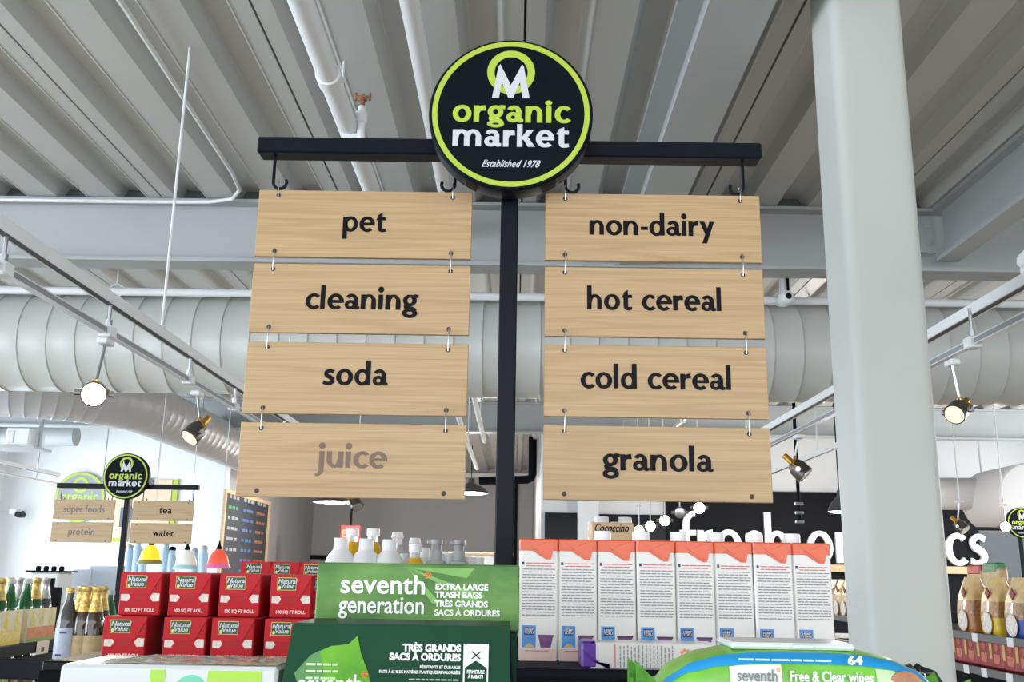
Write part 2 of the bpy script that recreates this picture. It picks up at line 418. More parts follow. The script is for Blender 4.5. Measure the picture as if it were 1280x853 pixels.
struct('wall_back', MB().box(XC - .2, XR + .3, 24, 24.2, 0, ZC + .1), WALLG, 'plain grey wall at the back of the shop')
struct('wall_partition', MB().box(XR, XR + .2, 16.15, 24, 0, ZC + .1), WALLG, 'grey partition beside the back room')
struct('wall_right_back', MB().box(XR, 9.4, 16.0, 16.15, 0, ZC + .1), WALLL, 'pale wall above the dark produce sign')
struct('wall_right', MB().box(9.2, 9.4, -5, 16, 0, ZC + .1), WALLW, 'white right wall of the shop')
zt = atY(960, 615, 15.95).z; xa = atY(833, 640, 15.95).x; xb = atY(1222, 660, 15.95).x
struct('trim_5', MB().box(xa, xb, 15.93, 15.999, 0, zt), WALLD, 'charcoal wall panel behind the white wall letters')
xg = atY(1279, 660, 15.95).x; zg = atY(1250, 652, 15.95).z
struct('trim_9', MB().box(xb, xg + .6, 15.94, 15.999, 0, zg), mat('slate_wall', s2l(88, 93, 98), .6, var=.05, scale=2), 'slate grey wall panel right of the white wall letters')
# dark interior windows left of the charcoal panel
DW = mat('dark_window', s2l(26, 27, 32), 0.15, var=0.2, scale=3, ior=1.25)
for i, (ua, ub) in enumerate(((681, 721), (749, 832))):
    a = atY(ua, 641 + 2 * i, 15.98); b = atY(ub, 641, 15.98)
    w = struct('window_%d' % (5 + i), MB().box(a.x, b.x, 15.96, 15.998, 1.0, a.z), DW, 'dark window beside the charcoal wall')
a = atY(722, 640, 15.9); b = atY(748, 640, 15.9)
struct('trim_6', MB().cbox(a.x, b.x, 15.86, 15.997, 0, 3.4, .01), WHITEP, 'white post between two dark windows')
# baseboards and back-room ceiling beam line
struct('trim_7', MB().box(XC, XR, 23.9, 24, 3.86, 3.96), WALLL, 'pale ledge along the top of the back wall')

# ================================================================== DUCTS, PIPES, CONDUIT
DR, DZ, DY = .366, 3.236, 7.2
duct = thing('spiral_duct', 'large white round spiral duct crossing the ceiling behind the hanging boards', 'duct', (-8.59, DY, DZ))
seg = .2085
sm = MB().lathe([(DR, 0), (DR, seg - .016), (DR + .006, seg - .011), (DR + .006, seg - .004), (DR, seg)], 48, axis='x')
sm.f = sm.f[:-2]
sme = sm.mesh('duct_section', DUCT, angle=60)
for i in range(int(17.5 / seg)):
    obj('duct_section', sme, duct, (i * seg, 0, 0))
# second duct: an elbow that turns from the left to run away beside the white wall
R2, Z2 = .3, 1.6 + 1.80; X2 = -4.3
duct2 = thing('elbow_duct', 'grey round duct bending away below the big white duct', 'duct', (0, 0, 0))
DUCT2 = mat('duct_grey', s2l(182, 180, 181), 0.38, var=0.03, scale=2)
yj = 11.3; Rb = 1.3
path = []
n0 = 14
for i in range(n0): path.append((Vector((-8.6 + (8.6 + X2 - Rb) * i / n0, yj - Rb, Z2)), Vector((1, 0, 0))))
nb = 16
for i in range(nb + 1):
    a = RAD(90 * i / nb)
    path.append((Vector((X2 - Rb + Rb * math.sin(a), yj - Rb * math.cos(a), Z2)), Vector((math.cos(a), math.sin(a), 0))))
for i in range(1, 31): path.append((Vector((X2, yj + i * .22, Z2)), Vector((0, 1, 0))))
for i in range(len(path) - 1):
    (p, t), (q, t2) = path[i], path[i + 1]
    mb = MB(); N = 32
    for P, T, r in ((p, t, R2), (p.lerp(q, .88), t.lerp(t2, .88).normalized(), R2), (p.lerp(q, .92), t.lerp(t2, .92).normalized(), R2 + .004), (q, t2, R2 + .004), (q, t2, R2)):
        e1 = T.cross(Vector((0, 0, 1))).normalized(); e2 = Vector((0, 0, 1))
        mb.v += [tuple(P - p + (e1 * math.cos(2 * PI * j / N) + e2 * math.sin(2 * PI * j / N)) * r) for j in range(N)]
    for k in range(4):
        for j in range(N): mb.f.append((k * N + j, k * N + (j + 1) % N, (k + 1) * N + (j + 1) % N, (k + 1) * N + j))
    obj('duct_section', mb, duct2, p, m=DUCT2)
for y in (11.9, 13.3, 15.2):
    obj('hanger_rod', MB().cyl((X2, y, Z2 + R2 - .01), (X2, y, ZC), .012, n=8), duct2, m=STEEL)
# third duct on the far right
d3 = thing('wall_duct', 'grey duct with a round end high on the far right', 'duct', (0, 0, 0))
a = atY(1187, 626, 14.6); b = atY(1262, 618, 14.6)
obj('duct_section', MB().cyl((a.x - 1.5, 14.6, b.z - .02), (b.x, 14.6, b.z), .235, n=32), d3, m=DUCT2)
c = atY(1292, 622, 13.6)
obj('duct_end', MB().lathe([(.02, 0), (.44, .01), (.46, .03), (.46, 1.2)], 40, (c.x, 13.6, c.z + .02), 'y'), d3, m=DUCT2)
obj('hanger_rod', MB().cyl((a.x + .5, 14.6, b.z + .2), (a.x + .5, 14.6, ZC), .012, n=8), d3, m=STEEL)

# sprinkler pipes
pm = thing('sprinkler_main', 'white sprinkler main running across just above the big duct', 'pipe', (0, 6.85, 3.547))
obj('pipe', MB().cyl((-8.5, 0, 0), (9, 0, 0), .03, n=14), pm, m=WHITEP)
for u in (146, 520, 975):
    x = atY(u, 360, 6.85).x
    obj('pipe_hanger', MB().tube([(x, 0, ZC - 3.547), (x, 0, .06), (x + .05, 0, .03), (x + .05, 0, -.02), (x, 0, -.045), (x - .05, 0, -.02), (x - .05, 0, .03), (x, 0, .06)], .006, n=6), pm, m=WHITEP)
sp = MB().lathe([(.012, 0), (.012, -.03), (.02, -.035), (.02, -.06), (.008, -.065)], 10)
def ypipe(name, label, x, z, r, y0, y1, couplings):
    t = thing(name, label, 'pipe', (x, y0, z))
    obj('pipe', MB().cyl((0, 0, 0), (0, y1 - y0, 0), r, n=20), t, m=WHITEP)
    for y in couplings: obj('hanger_rod', MB().cyl((0, y - y0 + .3, r * .9), (0, y - y0 + .3, ZC + .1 - z), .006, n=6), t, m=WHITEP)
    for y in couplings: obj('coupling', MB().lathe([(r, -.05), (r + .008, -.045), (r + .008, .045), (r, .05)], 20, (0, y - y0, 0), 'y'), t, m=WHITEP)
    return t
p1 = ypipe('sprinkler_pipe', 'thick white pipe along the ceiling left of the round sign', -.862, 3.75, .05, -5, 6.13, (4.02, 0))
p2 = ypipe('sprinkler_pipe', 'thinner white pipe along the ceiling just left of the round sign', -.445, 3.78, .04, -5, 6.13, (2.5,))
# drain valve with a rusty cap beside the thick pipe
q = atZ(452, 150, 3.78)
v = thing('pipe_valve', 'white pipe tee with a rusty brass tap beside thick pipe', 'valve', (q.x, q.y, 3.72))
obj('tee', MB().lathe([(.02, -.08), (.02, .04), (.03, .045), (.03, .1), (.022, .105), (.022, .13)], 14).cyl((-.09, 0, -.03), (0, 0, -.03), .018, n=12), v, m=WHITEP)
obj('tap', MB().lathe([(.012, .13), (.012, .16), (.022, .165), (.022, .175), (.008, .18), (.008, .2)], 12).cyl((-.035, 0, .185), (.035, 0, .185), .008, n=8).cyl((-.035, 0, .165), (-.035, 0, .205), .007, n=8).cyl((.035, 0, .165), (.035, 0, .205), .007, n=8), v, m=RUST)
# conduit that runs under the deck and bends left along the beam
tag(obj('conduit', MB().tube([(-1.71, -5, 3.955), (-1.72, 3.8, 3.955), (-1.76, 5.6, 3.955), (-1.79, 5.88, 3.955), (-1.88, 6.04, 3.955), (-2.05, 6.1, 3.955), (-2.4, 6.11, 3.955), (-8.5, 6.11, 3.955)], .012, n=10), m=WHITEP),
    'thin white conduit bending along the first steel beam', 'conduit')
# pipe that passes on below the beam, seen between the boards
ypipe('sprinkler_pipe', 'thin white pipe glimpsed between the boards behind the duct', -.46, 3.42, .03, 8.2, 13.9, (9.6, 11.9))
ypipe('sprinkler_pipe', 'lower white pipe glimpsed beside the black pole behind duct', -.62, 3.2, .028, 9.0, 15.5, (12.2,))
# black bent drain pipe
a = atY(666, 548, 18); b = atY(666, 600, 18); c = atY(640, 602, 18)
tag(obj('drain_pipe', MB().tube([(a.x, 18, ZC + .05), (a.x, 18, b.z + .1), (b.x - .03, 18, b.z + .03), (b.x - .1, 18, b.z), (c.x - .6, 18, c.z)], .075, n=12), m=BLACKS),
    'black bent pipe hanging at the back beside the sign pole', 'pipe')
a = atY(644, 620, 23); tag(obj('drain_pipe', MB().cyl((a.x, 23.9, 1.0), (a.x, 23.9, 3.85), .05, n=12), m=BLACKS), 'black vertical pipe on the grey back wall', 'pipe')

# ================================================================== TRACK LIGHTING
def strut(name, label, x, z, y0, y1, rods):
    t = thing(name, label, 'rail', (x, y0, z)); L = y1 - y0
    obj('channel', MB().box(-.021, .021, 0, L, -.004, .021).box(-.021, -.014, 0, L, -.021, -.004).box(.014, .021, 0, L, -.021, -.004), t, m=WHITEP)
    obj('slot', MB().box(-.014, .014, 0.002, L - .002, -.02, -.004), t, m=DARKSLOT)
    for y in rods:
        obj('rod', MB().cyl((0, y - y0, .02), (0, y - y0, ZC + .1 - z), .0065, n=8), t, m=WHITEP)
        obj('nut', MB().cyl((0, y - y0, .021), (0, y - y0, .036), .016, n=6), t, m=WHITEP)
    return t
def track(name, label, x, z, y0, y1, stems, ztop):
    t = thing(name, label, 'rail', (x, y0, z)); L = y1 - y0
    obj('track_body', MB().box(-.009, .009, 0, L, -.007, .012), t, m=mat('track_grey', s2l(140, 142, 148), .35))
    for z0_, z1_ in ((.012, .016), (-.011, -.007)): obj('track_flange', MB().box(-.012, .012, 0, L, z0_, z1_), t, m=mat('track_white', s2l(224, 226, 230), .35))
    for y in stems:
        obj('stem', MB().cyl((0, y - y0, .02), (0, y - y0, ztop - z), .007, n=8).cyl((0, y - y0, .018), (0, y - y0, .05), .014, n=8), t, m=CHROME)
        obj('stem_clip', MB().cbox(-.024, .024, y - y0 - .03, y - y0 + .03, -.02, .024, .004), t, m=WHITEP)
    return t
strut('strut_rail', 'long white strut rail sloping through the left side of the picture', -1.574, 2.605, 1.2, 8.6, (1.9, 4.21, 6.6))
track('light_track', 'grey light track under the left strut rail', -1.574, 2.475, 1.2, 8.6, (2.86, 3.66, 4.62, 5.4, 6.6), 2.585)
strut('strut_rail', 'long white strut rail passing behind the white column', 1.782, 2.63, 1.4, 9.5, (2.4, 5.2, 7.6))
track('light_track', 'grey light track under the strut rail behind the column', 1.715, 2.472, 1.4, 9.5, (3.62, 5.0, 6.9, 8.2), 2.61)
strut('strut_rail', 'short far strut rail seen between granola board and column', 2.6, 2.65, 7.4, 13.4, (8.5, 11))
strut('strut_rail', 'distant strut rail crossing the white wall at far left', -5.42, 2.66, 6.5, 11.7, (9.6,))
track('light_track', 'distant light track under the far left strut rail', -5.42, 2.55, 6.5, 11.7, (10,), 2.65)

HEADM = mat('spot_head', s2l(92, 86, 80), 0.3, 0.6)
def spotlight(label, top, head, aim, lit, size=1.0, group='track spotlights', drop=False):
    """top: point on the track, head: centre of the lamp head, aim: direction the lens faces"""
    top, head, aim = Vector(top), Vector(head), Vector(aim).normalized()
    t = thing('track_spotlight', label, 'spotlight', top, 0, group); h = head - top; s = size
    k = Vector((0, 0, -.03))
    obj('adapter', MB().cbox(-.02 * s, .02 * s, -.035 * s, .035 * s, -.035, -.012, .004), t, m=WHITEP)
    neck = h - aim * .03 * s + Vector((0, 0, .045 * s))
    obj('stem', MB().tube([k, neck], .0055 * s, n=8), t, m=CHROME)
    side = aim.cross(Vector((0, 0, 1)))
    side = side.normalized() if side.length > .05 else Vector((1, 0, 0))
    up = side.cross(aim).normalized()
    obj('yoke', MB().tube([h + side * .047 * s, h + side * .05 * s - aim * .03 * s, neck, h - side * .05 * s - aim * .03 * s, h - side * .047 * s], .006 * s, n=8), t, m=BRASS)
    obj('head', MB().tube([h - aim * .05 * s, h - aim * .045 * s, h - aim * .02 * s, h + aim * .03 * s, h + aim * .034 * s], [.018 * s, .03 * s, .042 * s, .044 * s, .044 * s], 20), t, m=HEADM)
    obj('socket', MB().tube([h - aim * .1 * s, h - aim * .05 * s], .014 * s, 10), t, m=BRASS)
    obj('knob', MB().cyl(h + side * .046 * s, h + side * .064 * s, .012 * s, n=10), t, m=CHROME)
    obj('knob', MB().cyl(h - side * .046 * s, h - side * .064 * s, .012 * s, n=10), t, m=CHROME)
    lens = obj('lens', MB().tube([h + aim * .03 * s, h + aim * .037 * s, h + aim * .04 * s], [.040 * s, .038 * s, .02 * s], 20), t, m=(GLOW if lit == 2 else GLOWW if lit == 1 else CHROME))
    if drop: obj('drop_rod', MB().cyl((0, 0, -.015), (0, 0, ZC + .1 - top.z), .006, n=6), t, m=WHITEP)
    if lit:
        l = bpy.data.lights.new('spot_lamp', 'SPOT'); l.energy = 28 if lit == 2 else 14; l.color = (1, .88, .7); l.spot_size = RAD(75); l.spot_blend = .6; l.shadow_soft_size = .03
        o = bpy.data.objects.new('spot_lamp', l); COL.objects.link(o); o.parent = t; o.location = h + aim * .06 * s
        o.rotation_euler = aim.to_track_quat('-Z', 'Y').to_euler()
    return t
def hung(u0, v0, u1, v1, Y): a = atY(u0, v0, Y); b = atY(u1, v1, Y); return a, b
xt = -1.574
a = atX(134, 412, xt); h = atY(118, 492, a.y - .1); spotlight('glaring lit spotlight hanging from the left track', (xt, a.y, 2.46), h, EYE - h + Vector((-.3, 0, -.4)), 2, 1.05)
a = atX(247, 490, xt); h = atY(243, 541, a.y - .03); spotlight('brass spotlight tilted down, second on the left track', (xt, a.y, 2.46), h, (-.5, -.6, -.9), 1, 1.1)
xt = 1.715
a = atX(1190, 452, xt); h = atY(1197, 514, a.y); spotlight('warm spotlight right of the white column tilted to the left', (xt, a.y, 2.46), h, (-.75, -.6, -.62), 1, .95)
a = atX(998, 545, xt); h = atY(1000, 588, a.y); spotlight('brass spotlight hanging just right of the granola board', (xt, a.y, 2.46), h, (.7, -.3, -.8), 0, 1.3)
# far produce track with five lamps and its black rail
Yp = 12.6
ya = atY(796, 634, Yp); 
tz = 3.0
pt = track('light_track', 'far black-edged light track in front of the charcoal wall', ya.x, tz, 8, 15, (9, 12, 14), ZC)
for (u, v, yy, lit, lab) in ((799, 663, 12.6, 2, 'leftmost lit spotlight before the charcoal wall'), (813, 658, 12.2, 2, 'second lit spotlight from left before the charcoal wall'), (831, 651, 11.8, 2, 'third lit spotlight from left before the charcoal wall'),
                         (850, 641, 11.3, 0, 'unlit brass spotlight above the letter f'), (874, 635, 10.8, 2, 'lit spotlight right above the first wall letters')):
    h = atY(u, v, yy); spotlight(lab, (h.x, yy, h.z + .34), h, EYE - h + Vector((0, 0, -.8)), lit, 1.5, drop=True)
for (u, v, yy, lit, lab) in ((1202, 659, 9.0, 0, 'brass spotlight above the letters c and s'), (1257, 659, 10.5, 2, 'lit spotlight beside the small sign at far right'), (445, 630, 9.0, 0, 'brass spotlight peeping out below the juice board')):
    h = atY(u, v, yy); spotlight(lab, (h.x, yy, h.z + .25), h, (.5, -.6, -.8) if not lit else EYE - h, lit, 1.25, drop=True)
# black drop rod with clips
a = atY(993, 524, 7.8); b = atY(1000, 656, 7.8)
r = thing('drop_rod', 'black rod with clips hanging between granola board and column', 'rod', (a.x, 7.8, b.z))
obj('rod', MB().cyl((0, 0, 0), (0, 0, ZC + .1 - b.z), .014, n=8), r, m=BLACKS)
for z in (.02, .09, .16): obj('clip', MB().cbox(-.03, .03, -.02, .02, z - .012, z + .012, .004), r, m=mat('clip_grey', s2l(120, 122, 126), .4))
# emergency twin lamp at the right edge, security cameras, projector box
q = atY(1272, 328, 4.2)
e = thing('emergency_light', 'white twin-head emergency lamp at the right edge above the rail', 'lamp', (q.x + .05, 4.2, q.z))
obj('housing', MB().cbox(-.02, .2, -.03, .05, -.05, .05, .008), e, m=WHITEP)
for dx in (-.03, .06):
    hd = obj('lamp_head', MB().lathe([(.02, .06), (.035, .03), (.042, -.02), (.042, -.045)], 16, (dx, -.05, .0), 'y'), e, m=WHITEP)
    obj('lens', MB().lathe([(.036, -.048), (.02, -.052)], 16, (dx, -.05, .0), 'y'), hd, m=CHROME)
obj('drop_rod', MB().cyl((.1, 0, .05), (.1, 0, ZC + .1 - q.z), .008, n=8), e, m=WHITEP)
q = atY(984, 372, 6.7)
e = thing('security_camera', 'white dome camera fixed on the pipe beside the white column', 'camera', (q.x, 6.7, q.z))
obj('body', MB().lathe([(.03, .1), (.05, .08), (.055, .02), (.045, -.02), (.02, -.04)], 18, axis='y'), e, m=WHITEP)
obj('lens', MB().lathe([(.022, -.04), (.01, -.05)], 14, axis='y'), e, m=BLACKM)
obj('arm', MB().cyl((0, .08, 0), (0, .08, ZC + .07 - q.z), .02, n=10), e, m=WHITEP)
q = atY(22, 640, 16.3)
e = thing('security_camera', 'small black and white camera on the bright wall', 'camera', (q.x, 16.3, q.z))
obj('body', MB().cbox(-.1, .02, -.1, .12, -.05, .05, .02), e, m=WHITEP)
obj('lens', MB().lathe([(.045, -.12), (.05, 0), (.04, .1)], 14, (.06, 0, -.05), 'y'), e, m=BLACKM)
obj('mount', MB().cyl((-.05, .1, 0), (-.05, .3, 0), .03, n=8), e, m=BLACKM)
a = atY(5, 560, 11.5); b = atY(38, 535, 11.5)
e = thing('heater_box', 'white box on a hanging bracket at the left edge', 'box', (a.x, 11.5, a.z))
obj('body', MB().cbox(0, b.x - a.x, 0, .4, .03, b.z - a.z, .015), e, m=WHITEP)
obj('bracket', MB().box(-.2, b.x - a.x + .08, -.03, .43, 0, .03).box(b.x - a.x + .03, b.x - a.x + .06, .15, .2, .03, ZC - a.z), e, m=STEEL)
obj('face_panel', MB().cbox(.02, .1, -.012, 0, .06, b.z - a.z - .04, .004), e, m=WALLL)
a = atY(95, 550, 15.6); b = atY(38, 540, 15.6)
tag(obj('stub_pipe', MB().cyl((-8.58, 15.6, a.z + .06), (a.x, 15.6, a.z + .06), .16, n=20), m=STEEL), 'pale horizontal pipe in front of the bright left wall', 'pipe')
for u, v0, v1 in ((45, 540, 600), (128, 552, 606), (196, 574, 606)):
    a = atY(u, v1, 15.0); tag(obj('hanging_cable', MB().cyl((a.x, 15, a.z), (a.x, 15, ZC + .1), .01, n=6), m=STEEL), {45: 'hanging cable at the left edge before the bright wall', 128: 'hanging cable left of the small round sign', 196: 'hanging cable right of the small round sign'}[u], 'cable')
# ================================================================== THE HANGING SIGN
def sign_stand(label, X, Y, zd, zbase, half_l, half_r, zbar):
    """round shop sign on a pole with a crossbar; X,Y pole centre, zd disc centre height"""
    t = thing('sign_stand', label, 'sign', (X, Y, zbase))
    obj('pole', MB().cbox(-.0205, .0205, -.0205, .0205, .012, zbar - zbase, .003), t, m=BLACKM)
    obj('base_plate', MB().cbox(-.07, .07, -.07, .07, 0, .012, .002), t, m=BLACKM)
    obj('crossbar', MB().cbox(-half_l, half_r, -.026, .026, zbar - zbase - .0205, zbar - zbase + .0205, .004), t, m=BLACKM)
    d = obj('disc', MB().lathe([(.178, .035), (.187, .03), (.191, .02), (.191, -.03), (.187, -.035), (.178, -.0355)], 72, (0, 0, 0), 'y'), t, (0.0, -.062, zd - zbase), m=SIGNBLACK)
    f = -.0357
    mb = MB()
    for q in ring(0, 0, (.183, .183), (.171, .171), n=72): mb.prism(q, f - .0012, f)
    obj('lime_border', mb, d, m=LIME)
    mb = MB()
    for q in ring(-.001, .104, (.056, .056), (.039, .039), n=40): mb.prism(q, f - .0010, f)
    obj('lime_ring', mb, d, m=LIME)
    M2 = [[(-.047, .041), (-.0295, .041), (-.0185, .108), (-.0275, .127), (-.032, .121)], [(-.0275, .127), (-.0335, .108), (-.006, .041), (.006, .041), (.0085, .057)],
          [(.0275, .127), (.0335, .108), (.006, .041), (-.006, .041), (-.0085, .057)], [(.047, .041), (.0295, .041), (.0185, .108), (.0275, .127), (.032, .121)]]
    mb = MB()
    M2 = [[(x_ * .93 - .001, z_ - .003) for x_, z_ in q] for q in M2]
    for k, q in enumerate(M2): mb.prism(q, f - .0018 - k * 3e-5, f)
    obj('letter_m', mb, d, m=SIGNW)
    obj('lettering', glyph_mesh('lettering', 'organic', .039, LIME, .268, .001, bold=.028, squeeze=.66, track=.12), d, (0, f, -.022))
    obj('lettering', glyph_mesh('lettering', 'market', .039, SIGNW, .265, .001, bold=.028, squeeze=.62, track=.12), d, (0, f, -.083))
    obj('script_line', font_mesh('script_line', 'Established 1978', .024, SIGNW, .0003, shear=.45, fit=.135), d, (0, f - .0005, -.127))
    return t
def hook(parent, x, zt, zb, side, r=.004):
    # J hook: straight shank from the bar, curl at the foot
    pts = [(x, 0, zt), (x, 0, zb + .016)]
    for i in range(9):
        a = RAD(180 + 205 * i / 8)
        pts.append((x + side * (.016 + .016 * math.cos(a)), 0, zb + .016 + .016 * math.sin(a)))
    obj('hook', MB().tube(pts, r, n=8), parent, m=BLACKM)
BW, BH = .507, .166
board_me = MB().cbox(-BW / 2, BW / 2, -.006, .006, 0, BH, .0012).mesh('panel', WOOD)
hole_me = MB().lathe([(.0042, -.0008), (.0055, -.0002), (.0055, .001)], 12, axis='y').mesh('eyelet', mat('eyelet_dark', s2l(34, 36, 40), .4))
def link_me(dz):
    # thin wire link whose ends pass through two eyelets
    mb = MB().tube([(0, .01, dz), (0, -.009, dz + .003), (0.0008, -.0115, dz - .006), (0.0, -.0105, .006), (0, -.009, -.003), (0, .01, 0)], .0013, n=6)
    return mb
LINK = link_me(.0473).mesh('wire_link', CHROME)
LINKT = link_me(.030).mesh('wire_link', CHROME)
def board(label, x, y, ztop, word, xh, fit, tx, tz, m, top=False, size=1.0):
    b = thing('wooden_board', label, 'sign board', (x, y, ztop - BH), 0, 'hanging wooden boards')
    obj('panel', board_me, b)
    for ex in (-.207, .207):
        for ez in (.013, BH - .0135): obj('eyelet', hole_me, b, (ex, -.006, ez))
        obj('wire_link', LINKT if top else LINK, b, (ex, -.001, BH - .0135))
    obj('lettering', glyph_mesh('lettering', word, xh, m, fit, .0007), b, (tx - x, -.006, tz - (ztop - BH)))
    return b
sg = sign_stand('large black round organic market sign on a pole with a crossbar', -.0245, 2.2, 2.641, 1.458, .605, .598, 2.5885)
for x, side in ((-.566, 1), (-.132, -1), (.132, 1), (.556, -1)):
    hook(sg, x, 2.5885 - 1.458 - .02, 2.485 - 1.458, side)
for col, (cx, words) in enumerate(((-.367, (('pet', 2.480, 455, 289, .1), ('cleaning', 2.297, 451, 386.5, .256), ('soda', 2.109, 443, 481, .144), ('juice', 1.923, 440, 584.5, .148))),
                                   (.3135, (('non-dairy', 2.481, 814, 294, .289), ('hot cereal', 2.298, 818, 387.5, .309), ('cold cereal', 2.112, 820, 486, .34), ('granola', 1.926, 822, 588.5, .241))))):
    for i, (w, zt, u, v, fit) in enumerate(words):
        p = atY(u, v, 2.193)
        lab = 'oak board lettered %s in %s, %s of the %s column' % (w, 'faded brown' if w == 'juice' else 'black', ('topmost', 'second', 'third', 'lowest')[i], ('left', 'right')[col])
        board(lab, cx, 2.2, zt, w, .0345, fit, p.x, p.z, BROWNV if w == 'juice' else VINYL, i == 0)
# second sign further back on the left
q = atY(159, 596, 8.26)
s2 = sign_stand('smaller-looking distant organic market sign with super foods and tea boards', q.x, 8.32, q.z, 0, .6, .59, q.z - .078)
for x, side in ((-.56, 1), (-.13, -1), (.13, 1), (.55, -1)): hook(s2, x, q.z - .1, q.z - .2, side)
for cx, zt, w, fit, m in ((q.x - .345, 0, 'super foods', .34, mat('grey_vinyl', s2l(120, 112, 105), .5)), (q.x - .345, 1, 'protein', .22, mat('grey_vinyl', (0, 0, 0))), (q.x + .315, 0, 'tea', .1, VINYL), (q.x + .315, 1, 'water', .17, VINYL)):
    z = q.z - .193 - zt * .186
    board('distant board lettered %s on the second sign' % w, cx, 8.3, z, w, .036, fit, cx + (.02 if cx > q.x else 0), z - .105, m, zt == 0)
# third sign, far right, mostly out of frame
q = atY(1276, 654, 12.6)
s3 = sign_stand('tiny far-off round sign cut by the right picture edge', q.x, 12.65, q.z, 0, .6, .59, q.z - .078)

# ================================================================== WALL LETTERS AND FAR THINGS
a = atY(850, 701, 15.9); b = atY(1233, 702, 15.9)
ws = thing('wall_lettering', 'big white letters fresh organics standing on the charcoal wall', 'lettering', ((a.x + b.x) / 2, 15.93, a.z))
LETW = mat('letter_white', s2l(240, 240, 240), .4)
for ch, g in zip('fresh organics', text_polys('fresh organics', .475, b.x - a.x)):
    if not g: continue
    mb = MB()
    for k, qd in enumerate(g): mb.prism(qd, -.06 - k * 3e-4, 0)
    obj('letter', mb, ws, m=LETW, smooth=False)
struct('trim_8', MB().box(xa + .2, b.x, 15.7, 15.93, a.z - .14, a.z - .03), PLY, 'pale wooden ledge under the white wall letters')
# wall sign on the bright wall
q = atY(101, 622, 16.58)
t = thing('round_wall_sign', 'pale round organic sign mounted on the bright wall behind boards', 'sign', (q.x, 16.58, q.z))
obj('disc', MB().lathe([(.42, 0), (.42, -.05)], 48, axis='y'), t, m=mat('sign_grey', s2l(150, 156, 160), .5))
mb = MB()
for qd in ring(0, 0, (.41, .41), (.37, .37), n=48): mb.prism(qd, -.055, -.05)
for qd in ring(0, .2, (.13, .13), (.085, .085), n=24): mb.prism(qd, -.055, -.05)
obj('lime_border', mb, t, m=LIME)
obj('lettering', glyph_mesh('lettering', 'organic', .1, LIME, .62, .006), t, (0, -.05, -.06))
a = atY(124, 598, 16.55); b = atY(216, 674, 16.55)
t = thing('wall_panel', 'pale wooden wall panel with lime edges behind the second sign', 'panel', (a.x, 16.55, b.z))
w_, h_ = b.x - a.x, a.z - b.z
obj('board', MB().cbox(0, w_ * .43, 0, .05, 0, h_ * .98, .006).cbox(w_ * .45, w_ * .93, 0, .05, .2 * h_, h_, .006), t, m=mat('panel_pale', s2l(226, 204, 176), .5, var=.06, scale=3))
obj('lime_edge', MB().box(w_ * .94, w_, -.005, .05, .2 * h_, h_).box(0, w_ * .43, -.005, .05, -.06, .0), t, m=LIME)
GREYL = mat('letter_grey', s2l(96, 104, 116), .5)
obj('letter', glyph_mesh('letter', 'e', .17, GREYL, None, .02), t, (w_ * .62, -.0, h_ * .84))
obj('letter', glyph_mesh('letter', 'p', .2, GREYL, None, .02), t, (w_ * .4, -.0, h_ * .3))
# chalkboard menu on the receding wall
x = XC + .03
def onwall(u, v): return atX(u, v, x)
c = [onwall(281, 611), onwall(337, 628)]
ya, yb = c[0].y, c[1].y; z1 = (c[0].z + c[1].z) / 2; z0 = z1 - 1.75
t = thing('chalkboard_menu', 'tall black chalkboard menu in a wooden frame on grey wall', 'chalkboard', (x, ya, z0))
obj('board', MB().box(-.02, 0, .06, yb - ya - .06, .05, z1 - z0 - .05), t, m=mat('chalkboard', s2l(44, 48, 54), .7, var=.15, scale=4))
for y0_, y1_, za, zb in ((0, .07, 0, z1 - z0), (yb - ya - .07, yb - ya, 0, z1 - z0), (.07, yb - ya - .07, 0, .06), (.07, yb - ya - .07, z1 - z0 - .06, z1 - z0)):
    obj('frame_rail', MB().box(-.02, .03, y0_, y1_, za, zb), t, m=PLY)
chalks = [mat('chalk_white', s2l(140, 145, 150), .8), mat('chalk_blue', s2l(66, 98, 140), .8), mat('chalk_orange', s2l(140, 86, 60), .8), mat('chalk_green', s2l(70, 140, 98), .8)]
rr = random.Random(3)
W_ = yb - ya
for ci, (f0, f1) in enumerate(((.1, .32), (.4, .64), (.7, .92))):
    for ri in range(9):
        z = (z1 - z0) * (.93 - ri * .1); mb = MB()
        for k in range(3):
            y = W_ * (f0 + (f1 - f0) * k / 3); mb.box(.0005, .003, y, y + W_ * (f1 - f0) / 3 * rr.uniform(.5, .9), z, z + (.05 if ri else .11))
        mi = 3 if (ci == 0 and ri == 1) else (0 if ri == 0 or ci == 0 else (1 if ci == 1 else 2))
        if ci == 0 and ri > 5: continue
        obj('chalk_line', mb, t, m=chalks[mi])
